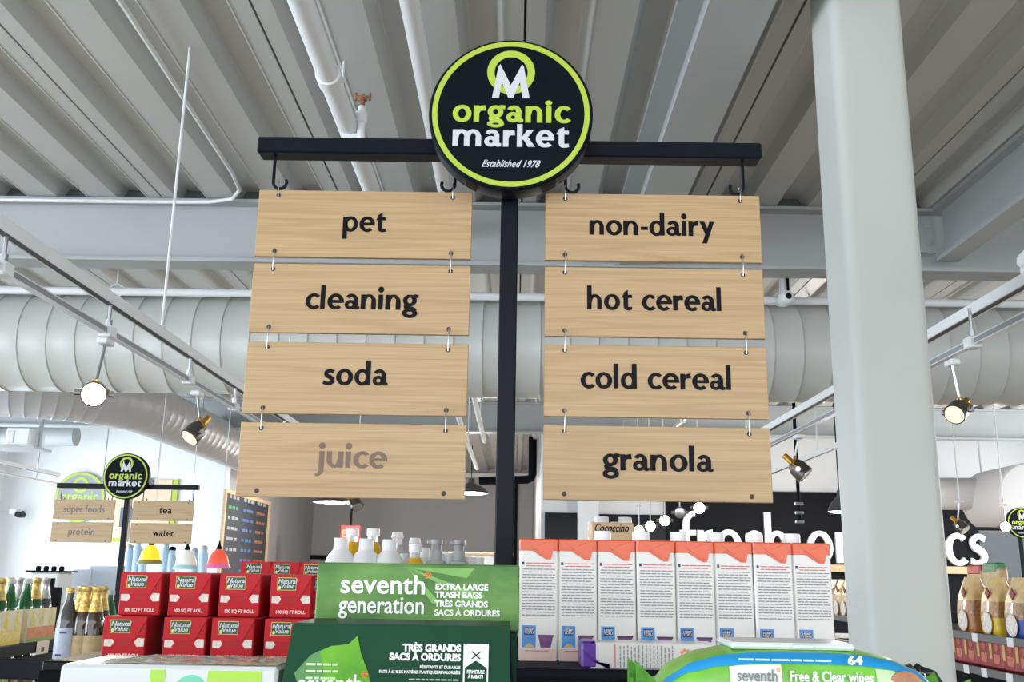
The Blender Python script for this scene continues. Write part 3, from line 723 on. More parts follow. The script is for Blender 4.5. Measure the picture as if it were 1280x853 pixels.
# pendant dome lamps in the back room
DOME = mat('dome_grey', s2l(64, 66, 70), .4)
GLOWD = mat('lamp_diffuser', (1, .97, .95), .4, emit=(1, .97, .94), estr=5)
for u, v, yy, lab in ((589, 617, 19.0, 'dark dome pendant lamp just left of the sign pole'), (414, 628, 17.5, 'wide dark dome pendant lamp below the juice board'), (1050, 640, 13.2, 'dark dome pendant lamp left of the white column')):
    q = atY(u, v, yy); s = 1.3 if u != 1050 else .6
    t = thing('pendant_lamp', lab, 'lamp', (q.x, yy, q.z), 0, 'dome pendant lamps')
    obj('shade', MB().lathe([(.26 * s, 0), (.25 * s, .03), (.2 * s, .1), (.1 * s, .17), (.05 * s, .2), (.045 * s, .28), (.01, .29)], 28), t, m=DOME)
    obj('diffuser', MB().lathe([(.252 * s, .004), (.2 * s, -.012), (.02, -.02)], 28), t, m=GLOWD)
    obj('cord', MB().cyl((0, 0, .28), (0, 0, ZC + .1 - q.z), .008, n=6), t, m=BLACKS)
    l = bpy.data.lights.new('pendant_bulb', 'POINT'); l.energy = 230 if u < 600 else 120; l.color = (1, .95, .9); l.shadow_soft_size = .18
    o = bpy.data.objects.new('pendant_bulb', l); COL.objects.link(o); o.parent = t; o.location = (0, 0, -.06 if u < 600 else -.2)
# exit sign
q = atY(438, 668, 20)
t = thing('exit_sign', 'red exit sign behind the white bottle caps', 'sign', (q.x, 20, q.z))
obj('box', MB().cbox(-.19, .19, -.05, .05, -.17, .17, .01), t, m=mat('exit_red', s2l(225, 50, 50), .4, emit=s2l(225, 50, 50), estr=.5))
obj('lettering', font_mesh('lettering', 'EXIT', .2, mat('exit_orange', s2l(255, 150, 110), .4, emit=s2l(255, 150, 110), estr=.6), .006, fit=.32), t, (0, -.052, 0))
obj('mount', MB().cyl((0, 0, .17), (0, 0, ZC - q.z), .02, n=8), t, m=BLACKS)
# dark picture panels and counter in the back room
for u0, u1, v0, lab in ((331, 362, 693, 'left dark framed panel low on the back wall'), (374, 418, 694, 'wide dark framed panel low on the back wall')):
    a = atY(u0, v0, 23.9); b = atY(u1, v0 + 30, 23.9)
    t = thing('framed_panel', lab, 'picture', (a.x, 23.9, b.z))
    obj('frame', MB().cbox(0, b.x - a.x, 0, .0995, 0, a.z - b.z, .01), t, m=BLACKS)
    obj('picture', MB().box(.08, b.x - a.x - .08, -.01, 0, .08, a.z - b.z - .1), t, m=mat('picture_grey', s2l(150, 150, 150), .5))
a = atY(548, 690, 19); b = atY(640, 690, 19)
t = thing('back_counter', 'white counter with a wooden top in the back room', 'counter', (a.x, 19, 0))
obj('body', MB().cbox(0, b.x - a.x, .02, .7, 0, a.z - .06, .01), t, m=WALLW); obj('top', MB().cbox(-.03, b.x - a.x + .03, 0, .72, a.z - .06, a.z, .01), t, m=PLY)
# coloured glass lamps over the glass jars on the left
lampdefs = [(187, 706, 'pendant lamp with an amber neck and olive glass shade', s2l(246, 180, 40), s2l(140, 140, 96), 2.2), (232, 712, 'pendant lamp with a white glass shade and pale blue rim', s2l(240, 238, 232), s2l(170, 215, 220), .5), (272, 711, 'pendant lamp with a red and pink glass shade', s2l(235, 90, 70), s2l(232, 120, 170), .8)]
for u, v, lab, c1, c2, es in lampdefs:
    q = atY(u, v, 10); t = thing('glass_lamp', lab, 'lamp', (q.x, 10, q.z), 0, 'coloured glass lamps')
    obj('shade', MB().lathe([(.105, .035), (.1, .07), (.082, .12), (.055, .16), (.03, .185), (.018, .195)], 24), t, m=mat('lampglass_' + lab[19:28], c1, .3, emit=c1, estr=es * .4))
    obj('rim', MB().lathe([(.122, 0), (.124, .012), (.105, .042), (.1, .042), (.11, .01)], 24), t, m=mat('lamprim_' + lab[19:28], c2, .3, emit=c2, estr=.12))
    obj('finial', MB().lathe([(.03, .18), (.026, .205), (.012, .23), (.005, .27)], 14), t, m=BLACKS)
    obj('cord', MB().cyl((0, 0, .26), (0, 0, ZC + .1 - q.z), .004, n=6), t, m=WHITEP)
cz = atY(220, 728, 13).z
a = atY(150, 728, 13); b = atY(300, 728, 13)
t = thing('jar_counter', 'pale counter under the coloured glass lamps', 'counter', (a.x - .2, 13, 0))
obj('body', MB().cbox(0, b.x - a.x + .2, 0, .6, 0, cz, .01), t, m=WALLL)
JAR = mat('pale_blue_glass', s2l(178, 206, 226), .15, alpha=.75)
for i, u in enumerate((158, 168, 176, 203, 212, 240, 252)):
    p = atY(u, 728, 13.2); hgt = (.42, .5, .36, .46, .4, .38, .42)[i]
    t = thing('glass_jar', ('leftmost tall pale blue jar', 'second tall pale blue jar', 'third pale blue jar', 'pale blue jar right of the olive lamp', 'pale blue jar between olive and white lamps', 'pale blue jar right of the white lamp', 'pale blue jar left of the red lamp')[i] + ' on the counter', 'jar', (p.x, 13.2, cz), 0, 'pale blue jars')
    obj('body', MB().lathe([(.05, 0), (.055, .02), (.055, hgt - .06), (.04, hgt - .02), (.04, hgt)], 18), t, m=JAR)
    obj('lid', MB().lathe([(.043, hgt), (.043, hgt + .03), (.02, hgt + .05)], 18), t, m=BLACKS if i % 3 == 1 else STEEL)
# coffee machine and grey booth panels at far left
a = atY(34, 738, 9.0); b = atY(74, 716, 9.0)
t = thing('coffee_machine', 'white coffee machine with dark jars on top at far left', 'machine', (a.x, 9, a.z - .12))
bx_ = b.x - a.x; bz_ = b.z - a.z + .12
obj('body', MB().cbox(0, bx_, 0, .3, 0, bz_, .015), t, m=WALLW)
obj('dark_panel', MB().cbox(bx_ * .68, bx_ * .9, -.01, .0, .04, bz_ - .05, .004), t, m=BLACKS)
obj('top_tray', MB().cbox(-.03, bx_ + .03, -.02, .32, bz_, bz_ + .014, .004), t, m=BLACKS)
for k in range(4): obj('jar', MB().lathe([(.02, bz_ + .014), (.024, bz_ + .03), (.02, bz_ + .05), (.008, bz_ + .055)], 12, (.03 + k * .07, .1, 0)), t, m=BLACKS)
obj('stand', MB().cbox(-.05, bx_ + .05, -.05, .4, -a.z + .12, 0, .01), t, m=WALLL)
for i, (u0, u1, v0) in enumerate(((80, 112, 712), (112, 142, 708))):
    a = atY(u0, v0, 9.6 + i * .2); b = atY(u1 + 2, v0, 9.6)
    tag(obj('booth_panel', MB().prism([(a.x + .09 * (1 - i), a.z), (b.x, b.z), (b.x, .0), (a.x - .1, .0)], a.y, a.y + .05), m=mat('booth_grey', s2l(196, 204, 214), .6)), ('lower pale grey booth panel left of the second sign pole', 'taller pale grey booth panel behind the second sign pole')[i], 'panel')
# ================================================================== NEAR GONDOLA AND ITS GOODS
ZS = 1.458
g = thing('gondola_shelf', 'black double sided shelf carrying cartons, red boxes and bottles', 'shelf', (0, 0, 0))
obj('shelf_board', MB().cbox(-.72, .6, 1.585, 2.75, ZS - .03, ZS, .003), g, m=BLACKS)
obj('front_lip', MB().cbox(-.72, .6, 1.572, 1.585, ZS - .05, ZS + .002, .003), g, m=BLACKM)
obj('price_rail', MB().cbox(-.72, .6, 1.562, 1.572, ZS - .12, ZS - .012, .002), g, m=BLACKS)
for x in (-.7, .58): obj('upright', MB().cbox(x - .02, x + .02, 2.1, 2.3, 0, ZS - .03, .003), g, m=BLACKS)
obj('base', MB().cbox(-.72, .6, 1.5, 2.8, 0, .15, .005), g, m=BLACKS)
g2_ = thing('front_shelf', 'black low shelf nearest to the camera under the trash bag boxes', 'shelf', (0, 0, 0))
obj('shelf_board', MB().cbox(-.75, .6, .6, 1.35, 1.39, 1.42, .003), g2_, m=BLACKS)
for x in (-.73, .58): obj('upright', MB().cbox(x - .02, x + .02, 1.25, 1.35, 0, 1.39, .003), g2_, m=BLACKS)
obj('base', MB().cbox(-.75, .6, .6, 1.35, 0, .12, .003), g2_, m=BLACKS)

# ---- hemp drink cartons
CW, CD, CH = .0655, .072, .2
CARTW = mat('carton_white', s2l(222, 220, 216), .28, coat=.3)
ORANGE = mat('carton_orange', s2l(222, 92, 50), .35, coat=.2)
NAVY = mat('ink_navy', s2l(52, 48, 96), .5); PINK = mat('ink_pink', s2l(206, 96, 110), .5); INK = mat('ink_grey', s2l(140, 136, 140), .6)
BLUE = mat('print_blue', s2l(78, 140, 205), .4, var=.12, scale=40); DKBLUE = mat('print_dark_blue', s2l(34, 48, 88), .45); PURPLE = mat('print_purple', s2l(112, 62, 120), .4, var=.4, scale=60)
BLUSH = mat('print_blush', s2l(226, 196, 186), .4); BEIGEP = mat('print_beige', s2l(205, 180, 120), .5)
h2 = CW / 2
def print_block(name, x0, x1, z0, z1, lines, hgt, y, m, seed=1, wmin=.004, wmax=.012):
    r_ = random.Random(seed); mb = MB()
    for i in range(lines):
        z = z1 - (z1 - z0) * i / max(1, lines - 1) if lines > 1 else z1
        xx = x0 + r_.uniform(0, .001)
        while xx < x1 - wmin:
            w = min(r_.uniform(wmin, wmax), x1 - xx); mb.add([(xx, y, z), (xx + w, y, z), (xx + w, y, z + hgt), (xx, y, z + hgt)], [(0, 1, 2, 3)]); xx += w + .0011
    return mb.mesh(name, m, smooth=False)
F_ = -.0006
carton_parts = [
 ('body', MB().cbox(-h2, h2, 0, CD, 0, CH, .0022).mesh('body', CARTW), None),
 ('top_band', MB().cbox(-h2 - .0004, h2 + .0004, -.0005, CD + .0005, CH - .021, CH + .0006, .002).mesh('top_band', ORANGE), None),
 ('flap', MB().add([(-.012, -.001, CH - .019), (.024, -.001, CH - .019), (.0205, -.003, CH - .034), (.013, -.003, CH - .034), (-.004, -.002, CH - .012), (.022, -.0016, CH - .001)], [(0, 3, 2, 1), (0, 1, 5, 4)]).add([(-.024, -.001, CH - .002), (.028, -.001, CH - .002), (.022, -.0035, CH - .03), (.012, -.0035, CH - .03)], [(0, 3, 2, 1)]).mesh('flap', ORANGE, smooth=False), None),
 ('heading', print_block('heading', -.0225, .027, CH - .0455, CH - .041, 2, .0016, F_, PINK, 5, .006, .014), None),
 ('bullet', MB().box(-.0285, -.0245, F_, 0, CH - .043, CH - .038).mesh('bullet', NAVY), None),
 ('small_print', print_block('small_print', -.028, .028, CH - .1265, CH - .051, 17, .0017, F_, INK, 2), None),
 ('picture_pack', MB().box(-.027, -.004, F_, 0, .022, .0575).mesh('picture_pack', BLUE), None),
 ('pack_panel', MB().box(-.023, -.0075, F_ * 1.6, 0, .042, .0545).mesh('pack_panel', DKBLUE), None),
 ('pack_title', font_mesh('pack_title', 'HEMP\nTOFU', .0058, SIGNW, .0001, ext=.0001, line=.8), (-.0152, F_ * 1.9, .0482)),
 ('picture_tub', MB().prism([(0.0005, .041), (.0255, .041), (.021, .022), (.0045, .022)], F_, 0).mesh('picture_tub', PURPLE), None),
 ('tub_rim', MB().box(-.0005, .0265, F_ * 1.4, 0, .0395, .0425).mesh('tub_rim', mat('print_plum', s2l(70, 38, 70), .4)), None),
 ('food_heap', MB().prism([(-.024, .0225), (-.006, .0225), (-.012, .028), (-.016, .029)], F_ * 1.7, 0).mesh('food_heap', BEIGEP), None),
 ('blush_foot', MB().box(-h2 + .002, h2 - .002, F_ * .7, 0, .001, .0195).mesh('blush_foot', BLUSH), None),
 ('caption', print_block('caption', -.022, .022, .016, .016, 1, .0013, F_ * 1.5, PINK, 9), None),
 ('cap', MB().lathe([(.0152, CH), (.0152, CH + .0145), (.0142, CH + .0175), (.004, CH + .0178)], 20, (-.019, .05, 0)).mesh('cap', mat('cap_white', s2l(232, 234, 238), .35)), None),
]
ords = ['first', 'second', 'third', 'fourth', 'fifth', 'sixth', 'seventh', 'rightmost']
for i in range(8):
    u = 648.5 + 49.2 * i + 24.6
    p = atY(u, 740, 1.72)
    t = thing('drink_carton', 'tall white drink carton with orange top, %s from the sign pole' % ords[i] if i < 7 else 'tall white drink carton with orange top, last beside the column', 'carton', (p.x, 1.722 + .002 * (i % 3), ZS), RAD((.4, -.5, .3, 0, -.4, .5, -.3, .2)[i]), 'standing drink cartons')
    for nme, me, lc in carton_parts:
        if not (nme == 'cap' and i < 2): obj(nme, me, t, lc)
# one carton lies on its side in front
p = atY(735, 825, 1.645)
t = thing('drink_carton', 'white drink carton lying on its side with purple top end', 'carton', (p.x, 1.6, ZS))
LZ = .040
obj('body', MB().cbox(0, .196, 0, .065, 0, LZ + .0, .002), t, m=CARTW)
obj('top_end', MB().cbox(-.014, .012, -.001, .066, 0, LZ + .001, .004), t, m=mat('carton_purple', s2l(86, 38, 150), .35))
obj('fold', MB().add([(-.014, -.002, .03), (.03, -.002, .0), (.03, -.002, .008), (.004, -.0025, .012)], [(0, 1, 2, 3)]), t, m=_mats['carton_purple'])
mb = MB(); r_ = random.Random(4)
for k in range(15):
    x = .046 + k * .0058; z = .003
    while z < LZ - .006:
        l = min(r_.uniform(.003, .009), LZ - .004 - z); mb.add([(x, -.0006, z), (x + .0017, -.0006, z), (x + .0017, -.0006, z + l), (x, -.0006, z + l)], [(0, 1, 2, 3)]); z += l + .0011
obj('small_print', mb, t, m=INK, smooth=False)
obj('heading', MB().box(.038, .0395, -.0007, 0, .003, LZ - .003), t, m=PINK)
mb = MB()
for k in range(7): mb.cyl((.148 + .006 * math.cos(k * .9), -.0001, .024 + .006 * math.sin(k * .9)), (.148 + .006 * math.cos(k * .9), -.0008, .024 + .006 * math.sin(k * .9)), .0028, n=8)
obj('blossom_print', mb, t, m=mat('print_peach', s2l(230, 150, 110), .5))

# ---- coconut drink crate behind the cartons
a = atY(740, 668, 2.3); b = atY(792, 654, 2.3)
t = thing('display_crate', 'small wooden crate sign reading Cococcino behind the drink cartons', 'crate', (a.x, 2.3, ZS))
obj('crate', MB().cbox(0, b.x - a.x, 0, .012, 0, b.z - ZS, .002).cbox(0, .012, .012, .16, 0, b.z - ZS, .002).cbox(b.x - a.x - .012, b.x - a.x, .012, .16, 0, b.z - ZS, .002), t, m=PLY)
obj('lettering', font_mesh('lettering', 'Cococcino', .026, VINYL, .0004, shear=.35, fit=.078), t, ((b.x - a.x) / 2 - .004, -.001, b.z - ZS - .013))
WCAP = mat('cap_white', (1, 1, 1)); WBOT = mat('bottle_white', s2l(228, 230, 234), .3)
for i, (u, v, yy, rr_) in enumerate(((752, 646, 2.36, .0165), (781, 647, 2.36, .0165), (741, 652, 2.41, .012), (769, 653, 2.41, .012))):
    p = atY(u, v, yy)
    t = thing('drink_bottle', ('white capped bottle at the left in the Cococcino crate', 'white capped bottle at the right in the Cococcino crate', 'smaller white capped bottle at back left of crate', 'smaller white capped bottle at back middle of crate')[i], 'bottle', (p.x, yy, ZS + .012), 0, 'bottles in the crate')
    H = p.z - ZS - .012
    obj('body', MB().lathe([(rr_ * 1.3, 0), (rr_ * 1.35, .01), (rr_ * 1.35, H - .07), (rr_ * .8, H - .03), (rr_ * .8, H - .02)], 18), t, m=WBOT)
    obj('cap', MB().lathe([(rr_, H - .022), (rr_, H - .003), (rr_ * .9, H), (.002, H)], 18), t, m=WCAP)

# ---- trash bag boxes
GRNA = mat('box_green', s2l(62, 108, 54), .42, scale=11, col2=s2l(120, 162, 88), stretch=(1, 1, 2.0), spec=.2)
GRND = mat('box_dark_green', s2l(20, 68, 46), .45, var=.25, scale=6, spec=.12)
LEAF = mat('leaf_print', s2l(78, 150, 40), .45, scale=18, col2=s2l(122, 190, 52), spec=.2)
PWHITE = mat('print_white', s2l(244, 246, 244), .4); PORANGE = mat('print_orange', s2l(236, 140, 50), .45)
def blossom(r):
    mb = MB()
    for k in range(6):
        for q_ in ring(r * math.cos(k * PI / 3), r * math.sin(k * PI / 3), (r * .62, r * .62), (r * .3, r * .3), n=12): mb.prism(q_, -.0004, 0)
    return mb
def logo(par, x, y, z, fit, s):
    obj('lettering', font_mesh('lettering', 'seventh', s * 1.15, PWHITE, .0005 * s / .03, fit=fit), par, (x, y, z))
    obj('blossom', blossom(.0030 * s / .03), par, (x + fit * .53, y, z + s * .46), m=PORANGE)
p = atY(398, 790, 1.05)
BWd = .2125; zb = 1.5415; Hb = 1.6085 - zb
t = thing('trash_bag_box', 'bright green trash bag box reading extra large trash bags, upper one', 'box', (-.2075, 1.06, zb))
obj('carton', MB().cbox(0, BWd, 0, .12, 0, Hb, .0015), t, m=GRNA)
logo(t, .070, -.0004, .0445, .088, .024)
obj('lettering', font_mesh('lettering', 'generation', .0245, PWHITE, .0004, fit=.089), t, (.0695, -.0004, .0238))
for k, (s, z, f) in enumerate((('EXTRA LARGE', .0435, .055), ('TRASH BAGS', .0355, .0495), ('TRÈS GRANDS', .0265, .0555), ('SACS À ORDURES', .0175, .068))):
    o = obj('lettering', font_mesh('lettering', s, .0085, PWHITE, .0003, align='LEFT', fit=f), t, (.1245, -.0004, z))
mb = MB()
for a0, l, r0 in ((0, .07, .012), (.4, .09, .016), (.9, .06, .012)):
    mb.add([(.095, -.0002, .063), (.095 + l * math.cos(-a0), -.0002, .063 + l * math.sin(-a0) * .8), (.095 + l * .9 * math.cos(-a0 - .16), -.0002, .06 + l * .9 * math.sin(-a0 - .16) * .7)], [(0, 2, 1)])
obj('leaf_print', mb, t, m=mat('leaf_soft', s2l(112, 172, 74), .35, var=.15, scale=20))
t = thing('trash_bag_box', 'plain dark green box supporting the upper trash bag box', 'box', (-.205, 1.066, 1.42))
obj('carton', MB().cbox(0, .208, 0, .11, 0, zb - 1.42 - .0005, .0015), t, m=GRND)
Hf = 1.5525 - 1.42
t = thing('trash_bag_box', 'dark green trash bag box with a leaf, nearest to camera', 'box', (-.204, .945, 1.42))
# the near carton is slightly squashed: its foot is wider than its top
mbx = MB(); mbx.hexa([(-.018, -.002, 0), (.203, -.002, 0), (.203, .1, 0), (-.018, .1, 0), (0, 0, Hf), (.2, 0, Hf), (.2, .1, Hf), (0, .1, Hf)])
obj('carton', mbx, t, m=GRND, smooth=False)
dy = -.0016
leafpts = [(.012, Hf - .058), (.004, Hf - .044), (.018, Hf - .028), (.036, Hf - .02), (.052, Hf - .018), (.060, Hf - .0105), (.064, Hf - .026), (.072, Hf - .044), (.075, Hf - .058), (.07, Hf - .075), (.02, Hf - .075)]
obj('leaf_print', MB().prism(leafpts, dy, dy + .001), t, m=LEAF)
obj('leaf_shade', MB().prism([(.004, Hf - .044), (.018, Hf - .028), (.026, Hf - .024), (.034, Hf - .06), (.012, Hf - .065)], dy - .0003, dy), t, m=mat('leaf_dark', s2l(70, 130, 62), .35, var=.2, scale=25))
logo(t, .0375, dy - .0006, Hf - .0535, .058, .020)
for s, z, f, sz in (('TRÈS GRANDS', .0205, .0535, .0085), ('SACS À ORDURES', .0285, .0655, .0085), ('RÉSISTANTS ET DURABLES', .037, .037, .0036), ('FAITS À 65 % DE MATIÈRES PLASTIQUES REVALORISÉES', .0415, .074, .0036)):
    me = font_mesh('lettering', s, sz, PWHITE, .0004 if sz > .005 else .0001, align='RIGHT', fit=f)
    obj('lettering', me, t, (.1555, dy, Hf - z))
obj('small_print', print_block('small_print', .108, .155, Hf - .0515, Hf - .0485, 2, .0013, dy, mat('print_dim', s2l(170, 190, 175), .5), 6, .002, .006), t)
obj('small_print', print_block('small_print', .014, .044, Hf - .049, Hf - .037, 3, .002, dy - .0006, mat('print_pale', s2l(196, 222, 176), .5), 8, .004, .009), t)
fr = obj('closure_label', MB().cbox(.158, .181, dy - .0006, dy, Hf - .0545, Hf - .016, .0002), t, m=PWHITE)
obj('label_field', MB().prism([(.1595, Hf - .053), (.1795, Hf - .053), (.1795, Hf - .037), (.1695, Hf - .0305), (.1595, Hf - .037)], dy - .0012, dy), fr, m=GRND)
obj('knot_print', MB().prism([(.165, Hf - .029), (.1665, Hf - .029), (.1745, Hf - .0225), (.173, Hf - .0225)], dy - .0014, dy).prism([(.1725, Hf - .029), (.174, Hf - .029), (.1665, Hf - .0225), (.165, Hf - .0225)], dy - .0014, dy), fr, m=BLACKS)
obj('lettering', font_mesh('lettering', 'FERMETURE\nÀ RABATS', .0042, PWHITE, .00015, fit=.016), fr, (.1695, dy - .0015, Hf - .0425))
obj('side_flap', MB().add([(.2005, .001, Hf - .004), (.2085, .02, 0), (.2065, .1, 0), (.2005, .1, Hf - .004)], [(0, 1, 2, 3)]).add([(.2, .001, Hf - .003), (.201, .001, Hf - .003), (.206, .0, 0), (.203, -.001, 0)], [(0, 1, 2, 3)]), t, m=BLACKS)

# ---- red foil and paper boxes
RED = mat('box_red', s2l(186, 36, 44), .5, var=.06, scale=30, spec=.15); RDD = mat('box_red_flap', s2l(192, 42, 50), .5, spec=.15)
TABW = mat('tab_white', s2l(226, 214, 206), .5, var=.15, scale=200); LOGOG = mat('logo_green', s2l(22, 76, 50), .4); LOGOY = mat('logo_gold', s2l(200, 190, 90), .4); RINK = mat('ink_dark_red', s2l(160, 30, 40), .5)
rw, rh = .0655, .067
hx = lambda cx, cz, s: [(cx - s * .0075, cz - .006), (cx + s * .003, cz - .0065), (cx + s * .0078, cz), (cx + s * .003, cz + .0065), (cx - s * .0075, cz + .006)]
flap = [(-rw / 2, rh), (rw / 2, rh)] + [(rw / 2 - .0002 - .02 * (i / 8) ** .8, rh - .004 - .03 * math.sin(i / 8 * PI / 2)) for i in range(9)] + [(-rw / 2, rh - .034)]
red_parts = [
 ('body', MB().cbox(-rw / 2, rw / 2, 0, .29, 0, rh, .0015).mesh('body', RED), None, None),
 ('flap', MB().prism(flap, -.0014, 0).mesh('flap', RDD, smooth=False), None, None),
 ('logo_border', MB().box(-.0225, .0085, -.0019, -.0014, .0425, .0625).mesh('logo_border', LOGOY), None, None),
 ('logo_field', MB().box(-.0215, .0075, -.0023, -.0019, .0435, .0615).mesh('logo_field', LOGOG), None, None),
 ('logo_text', font_mesh('logo_text', 'Natural\nValue', .0098, SIGNW, .0002, ext=.0001, shear=.2, line=.75), (-.006, -.0026, .0525), None),
 ('logo_drop', MB().prism([(-.018 + .0025 * math.cos(i), .0465 + .003 * math.sin(i)) for i in range(6)], -.0027, -.0023).mesh('logo_drop', mat('logo_cream', s2l(225, 220, 150), .5)), None, None),
 ('press_tab', MB().prism(hx(-.0225, .0285, 1), -.0006, 0).mesh('press_tab', TABW), None, None),
 ('press_tab', MB().prism(hx(.0235, .0285, -1), -.0006, 0).mesh('press_tab', TABW), None, None),
 ('small_print', print_block('small_print', -.009, .01, .024, .032, 4, .001, -.0005, RINK, 3, .003, .006), None, None),
 ('lettering', font_mesh('lettering', '100 SQ FT ROLL', .0072, mat('print_pinkish', s2l(240, 205, 200), .5), .00025, fit=.047), (.001, -.0006, .0085), None)]
def redbox(label, x, y, z, rz=0, sx=1.0):
    t = thing('red_roll_box', label, 'box', (x, y, z), rz, 'red roll boxes')
    for n_, me, lc, _ in red_parts: obj(n_, me, t, lc)
    return t
rowu = (174.5, 236, 299, 363)
for i, u in enumerate(rowu):
    p = atY(u, 745, 1.63); redbox('red roll box in the upper row, %s from the left' % ords[i], p.x, 1.632, ZS + rh + .0005, RAD((2, 1, .5, -.5)[i]))
for i, u in enumerate((156, 231, 291, 357)):
    p = atY(u, 796, 1.6); redbox('red roll box in the lower row, %s from the left' % ords[i], p.x, 1.598, ZS, RAD((3, 1.5, .5, 0)[i]))
p = atY(398, 745, 1.66); redbox('red roll box half hidden behind the green trash bag box', p.x, 1.66, ZS + rh + .0005, 0)
p = atY(398, 796, 1.66); redbox('lowest red roll box, squeezed behind the dark green box', p.x, 1.66, ZS, 0)
for i, u in enumerate((338, 372, 407)):
    p = atY(u, 709, 2.16)
    for k in range(3):
        t = redbox(('left', 'middle', 'right')[i] + ' red roll box of the back row, ' + ('bottom layer', 'middle layer', 'top layer behind the front row')[k], p.x, 2.05, atY(372, 703, 2.05).z - rh, 0) if k == 2 else None
for o in [x for x in bpy.data.objects if x.get('group') == 'red roll boxes' and abs(x.location.y - 2.05) < .001]:
    o.location.z = max(o.location.z, ZS)
riser = thing('riser', 'black riser lifting the back row of red boxes', 'stand', (0, 0, ZS))
xs = [atY(u, 709, 2.16).x for u in (338, 407)]; zr = atY(372, 703, 2.05).z - rh
obj('top', MB().cbox(xs[0] - .04, xs[1] + .04, 2.0, 2.36, zr - ZS - .012, zr - ZS - .0015, .002), riser, m=BLACKS)
for x in (xs[0] - .03, xs[1] + .03): obj('leg', MB().cbox(x - .008, x + .008, 2.05, 2.3, 0, zr - ZS - .012, .002), riser, m=BLACKS)

# ---- cleaning bottles behind the trash bag boxes
YEL = mat('yellow_liquid', s2l(222, 176, 40), .15, trans=.1, coat=.5)
CLR = mat('clear_plastic', s2l(225, 228, 230), .1, trans=.55, alpha=.85)
def cleaner(label, u, vtop, Y, kind):
    p = atY(u, vtop, Y); H = p.z - ZS
    t = thing('cleaning_bottle', label, 'bottle', (p.x, Y, ZS), 0, 'cleaning bottles')
    if kind == 'white':
        obj('body', MB().lathe([(.034, 0), (.037, .006), (.037, H - .072), (.036, H - .06), (.032, H - .046), (.025, H - .034), (.018, H - .027), (.0165, H - .024)], 24), t, m=WBOT)
        obj('cap', MB().lathe([(.0165, H - .028), (.0172, H - .026), (.0165, H - .002), (.0155, H), (.002, H)], 20), t, m=WCAP)
    elif kind == 'yellow':
        obj('body', MB().lathe([(.028, 0), (.03, .006), (.03, H - .09), (.027, H - .065), (.02, H - .045), (.0125, H - .032)], 22), t, m=YEL)
        obj('neck', MB().lathe([(.0125, H - .034), (.0125, H - .016)], 18), t, m=CLR)
        obj('cap', MB().lathe([(.0155, H - .018), (.0155, H - .002), (.014, H), (.002, H)], 18), t, m=WCAP)
    elif kind == 'clear':
        obj('body', MB().lathe([(.028, 0), (.03, .006), (.03, H - .08), (.02, H - .045), (.012, H - .03)], 22), t, m=CLR)
        obj('cap', MB().lathe([(.0125, H - .03), (.0135, H - .028), (.012, H - .016), (.0155, H - .012), (.0125, H), (.002, H)], 18), t, m=WCAP)
    elif kind == 'pump':
        obj('body', MB().lathe([(.03, 0), (.032, .006), (.032, H - .07), (.022, H - .05), (.014, H - .045)], 22), t, m=CLR)
        obj('collar', MB().lathe([(.0145, H - .046), (.0145, H - .024)], 18), t, m=STEEL)
        obj('nozzle', MB().lathe([(.0115, H - .024), (.0115, H - .012), (.014, H - .01), (.014, H)], 14).cbox(-.022, .002, -.006, .006, H - .011, H - .001, .002), t, m=mat('pump_grey', s2l(150, 152, 155), .35))
    elif kind == 'short':
        obj('body', MB().lathe([(.03, 0), (.032, .006), (.032, H - .05), (.02, H - .03), (.013, H - .022)], 22), t, m=WBOT)
        obj('cap', MB().lathe([(.0125, H - .024), (.0125, H - .001), (.002, H)], 16), t, m=WCAP)
    return t
for lab, u, v, Y, k in (('white cleaning bottle with domed shoulders, first from the left', 427, 673, 2.3, 'white'), ('white cleaning bottle with domed shoulders, second from the left', 458.5, 674, 2.3, 'white'), ('white cleaning bottle with domed shoulders, third from the left', 487.5, 675, 2.3, 'white'),
                     ('yellow soap bottle behind the first two white bottles', 441, 661, 2.42, 'yellow'), ('yellow soap bottle between second and third white bottles', 467, 661, 2.42, 'yellow'), ('clear spray bottle behind the third white bottle', 497, 666, 2.45, 'clear'),
                     ('yellow soap bottle standing alone near the middle', 519.5, 680, 2.3, 'yellow'), ('clear capped bottle behind the lone yellow bottle', 519, 673, 2.5, 'clear'), ('grey pump bottle left of the other pump bottle', 546, 675, 2.32, 'pump'), ('dark grey pump bottle nearest to the sign pole', 574, 676, 2.32, 'pump'),
                     ('short white cap between yellow bottle and left pump', 531, 685, 2.42, 'short'), ('short white cap just right of the left pump', 560, 692, 2.35, 'short'), ('short white cap just right of the dark pump', 587, 696, 2.35, 'short'), ('short white cap second right of the dark pump', 599, 697, 2.35, 'short'), ('short white cap left of the lone yellow bottle', 507, 692, 2.35, 'short')):
    cleaner(lab, u, v, Y, k)
# ---- white tissue pack, bottom left
t = thing('tissue_pack', 'white tissue pack with green circles in the bottom left corner', 'pack', (-.4175, .95, 1.42))
obj('carton', MB().cbox(0, .201, 0, .105, 0, .0925, .003), t, m=mat('pack_white', s2l(214, 219, 219), .4))
LIMEP = mat('pack_lime', s2l(168, 214, 66), .4); TEAL = mat('pack_teal', s2l(112, 204, 170), .4)
obj('lime_dot', MB().prism([(.0835, .089), (.0835, .08)] + [(.0905 + .007 * math.cos(RAD(180 + i * 20)), .08 + .009 * math.sin(RAD(180 + i * 20))) for i in range(10)] + [(.0975, .089)], -.0006, 0), t, m=LIMEP)
obj('teal_dot', MB().prism([(.122 + .018 * math.cos(RAD(i * 15)), .063 + .022 * math.sin(RAD(i * 15))) for i in range(24)], -.0006, 0), t, m=TEAL)
obj('lime_block', MB().prism([(.137, .089), (.186, .089), (.189, .03), (.134, .03)], -.0006, 0), t, m=LIMEP)
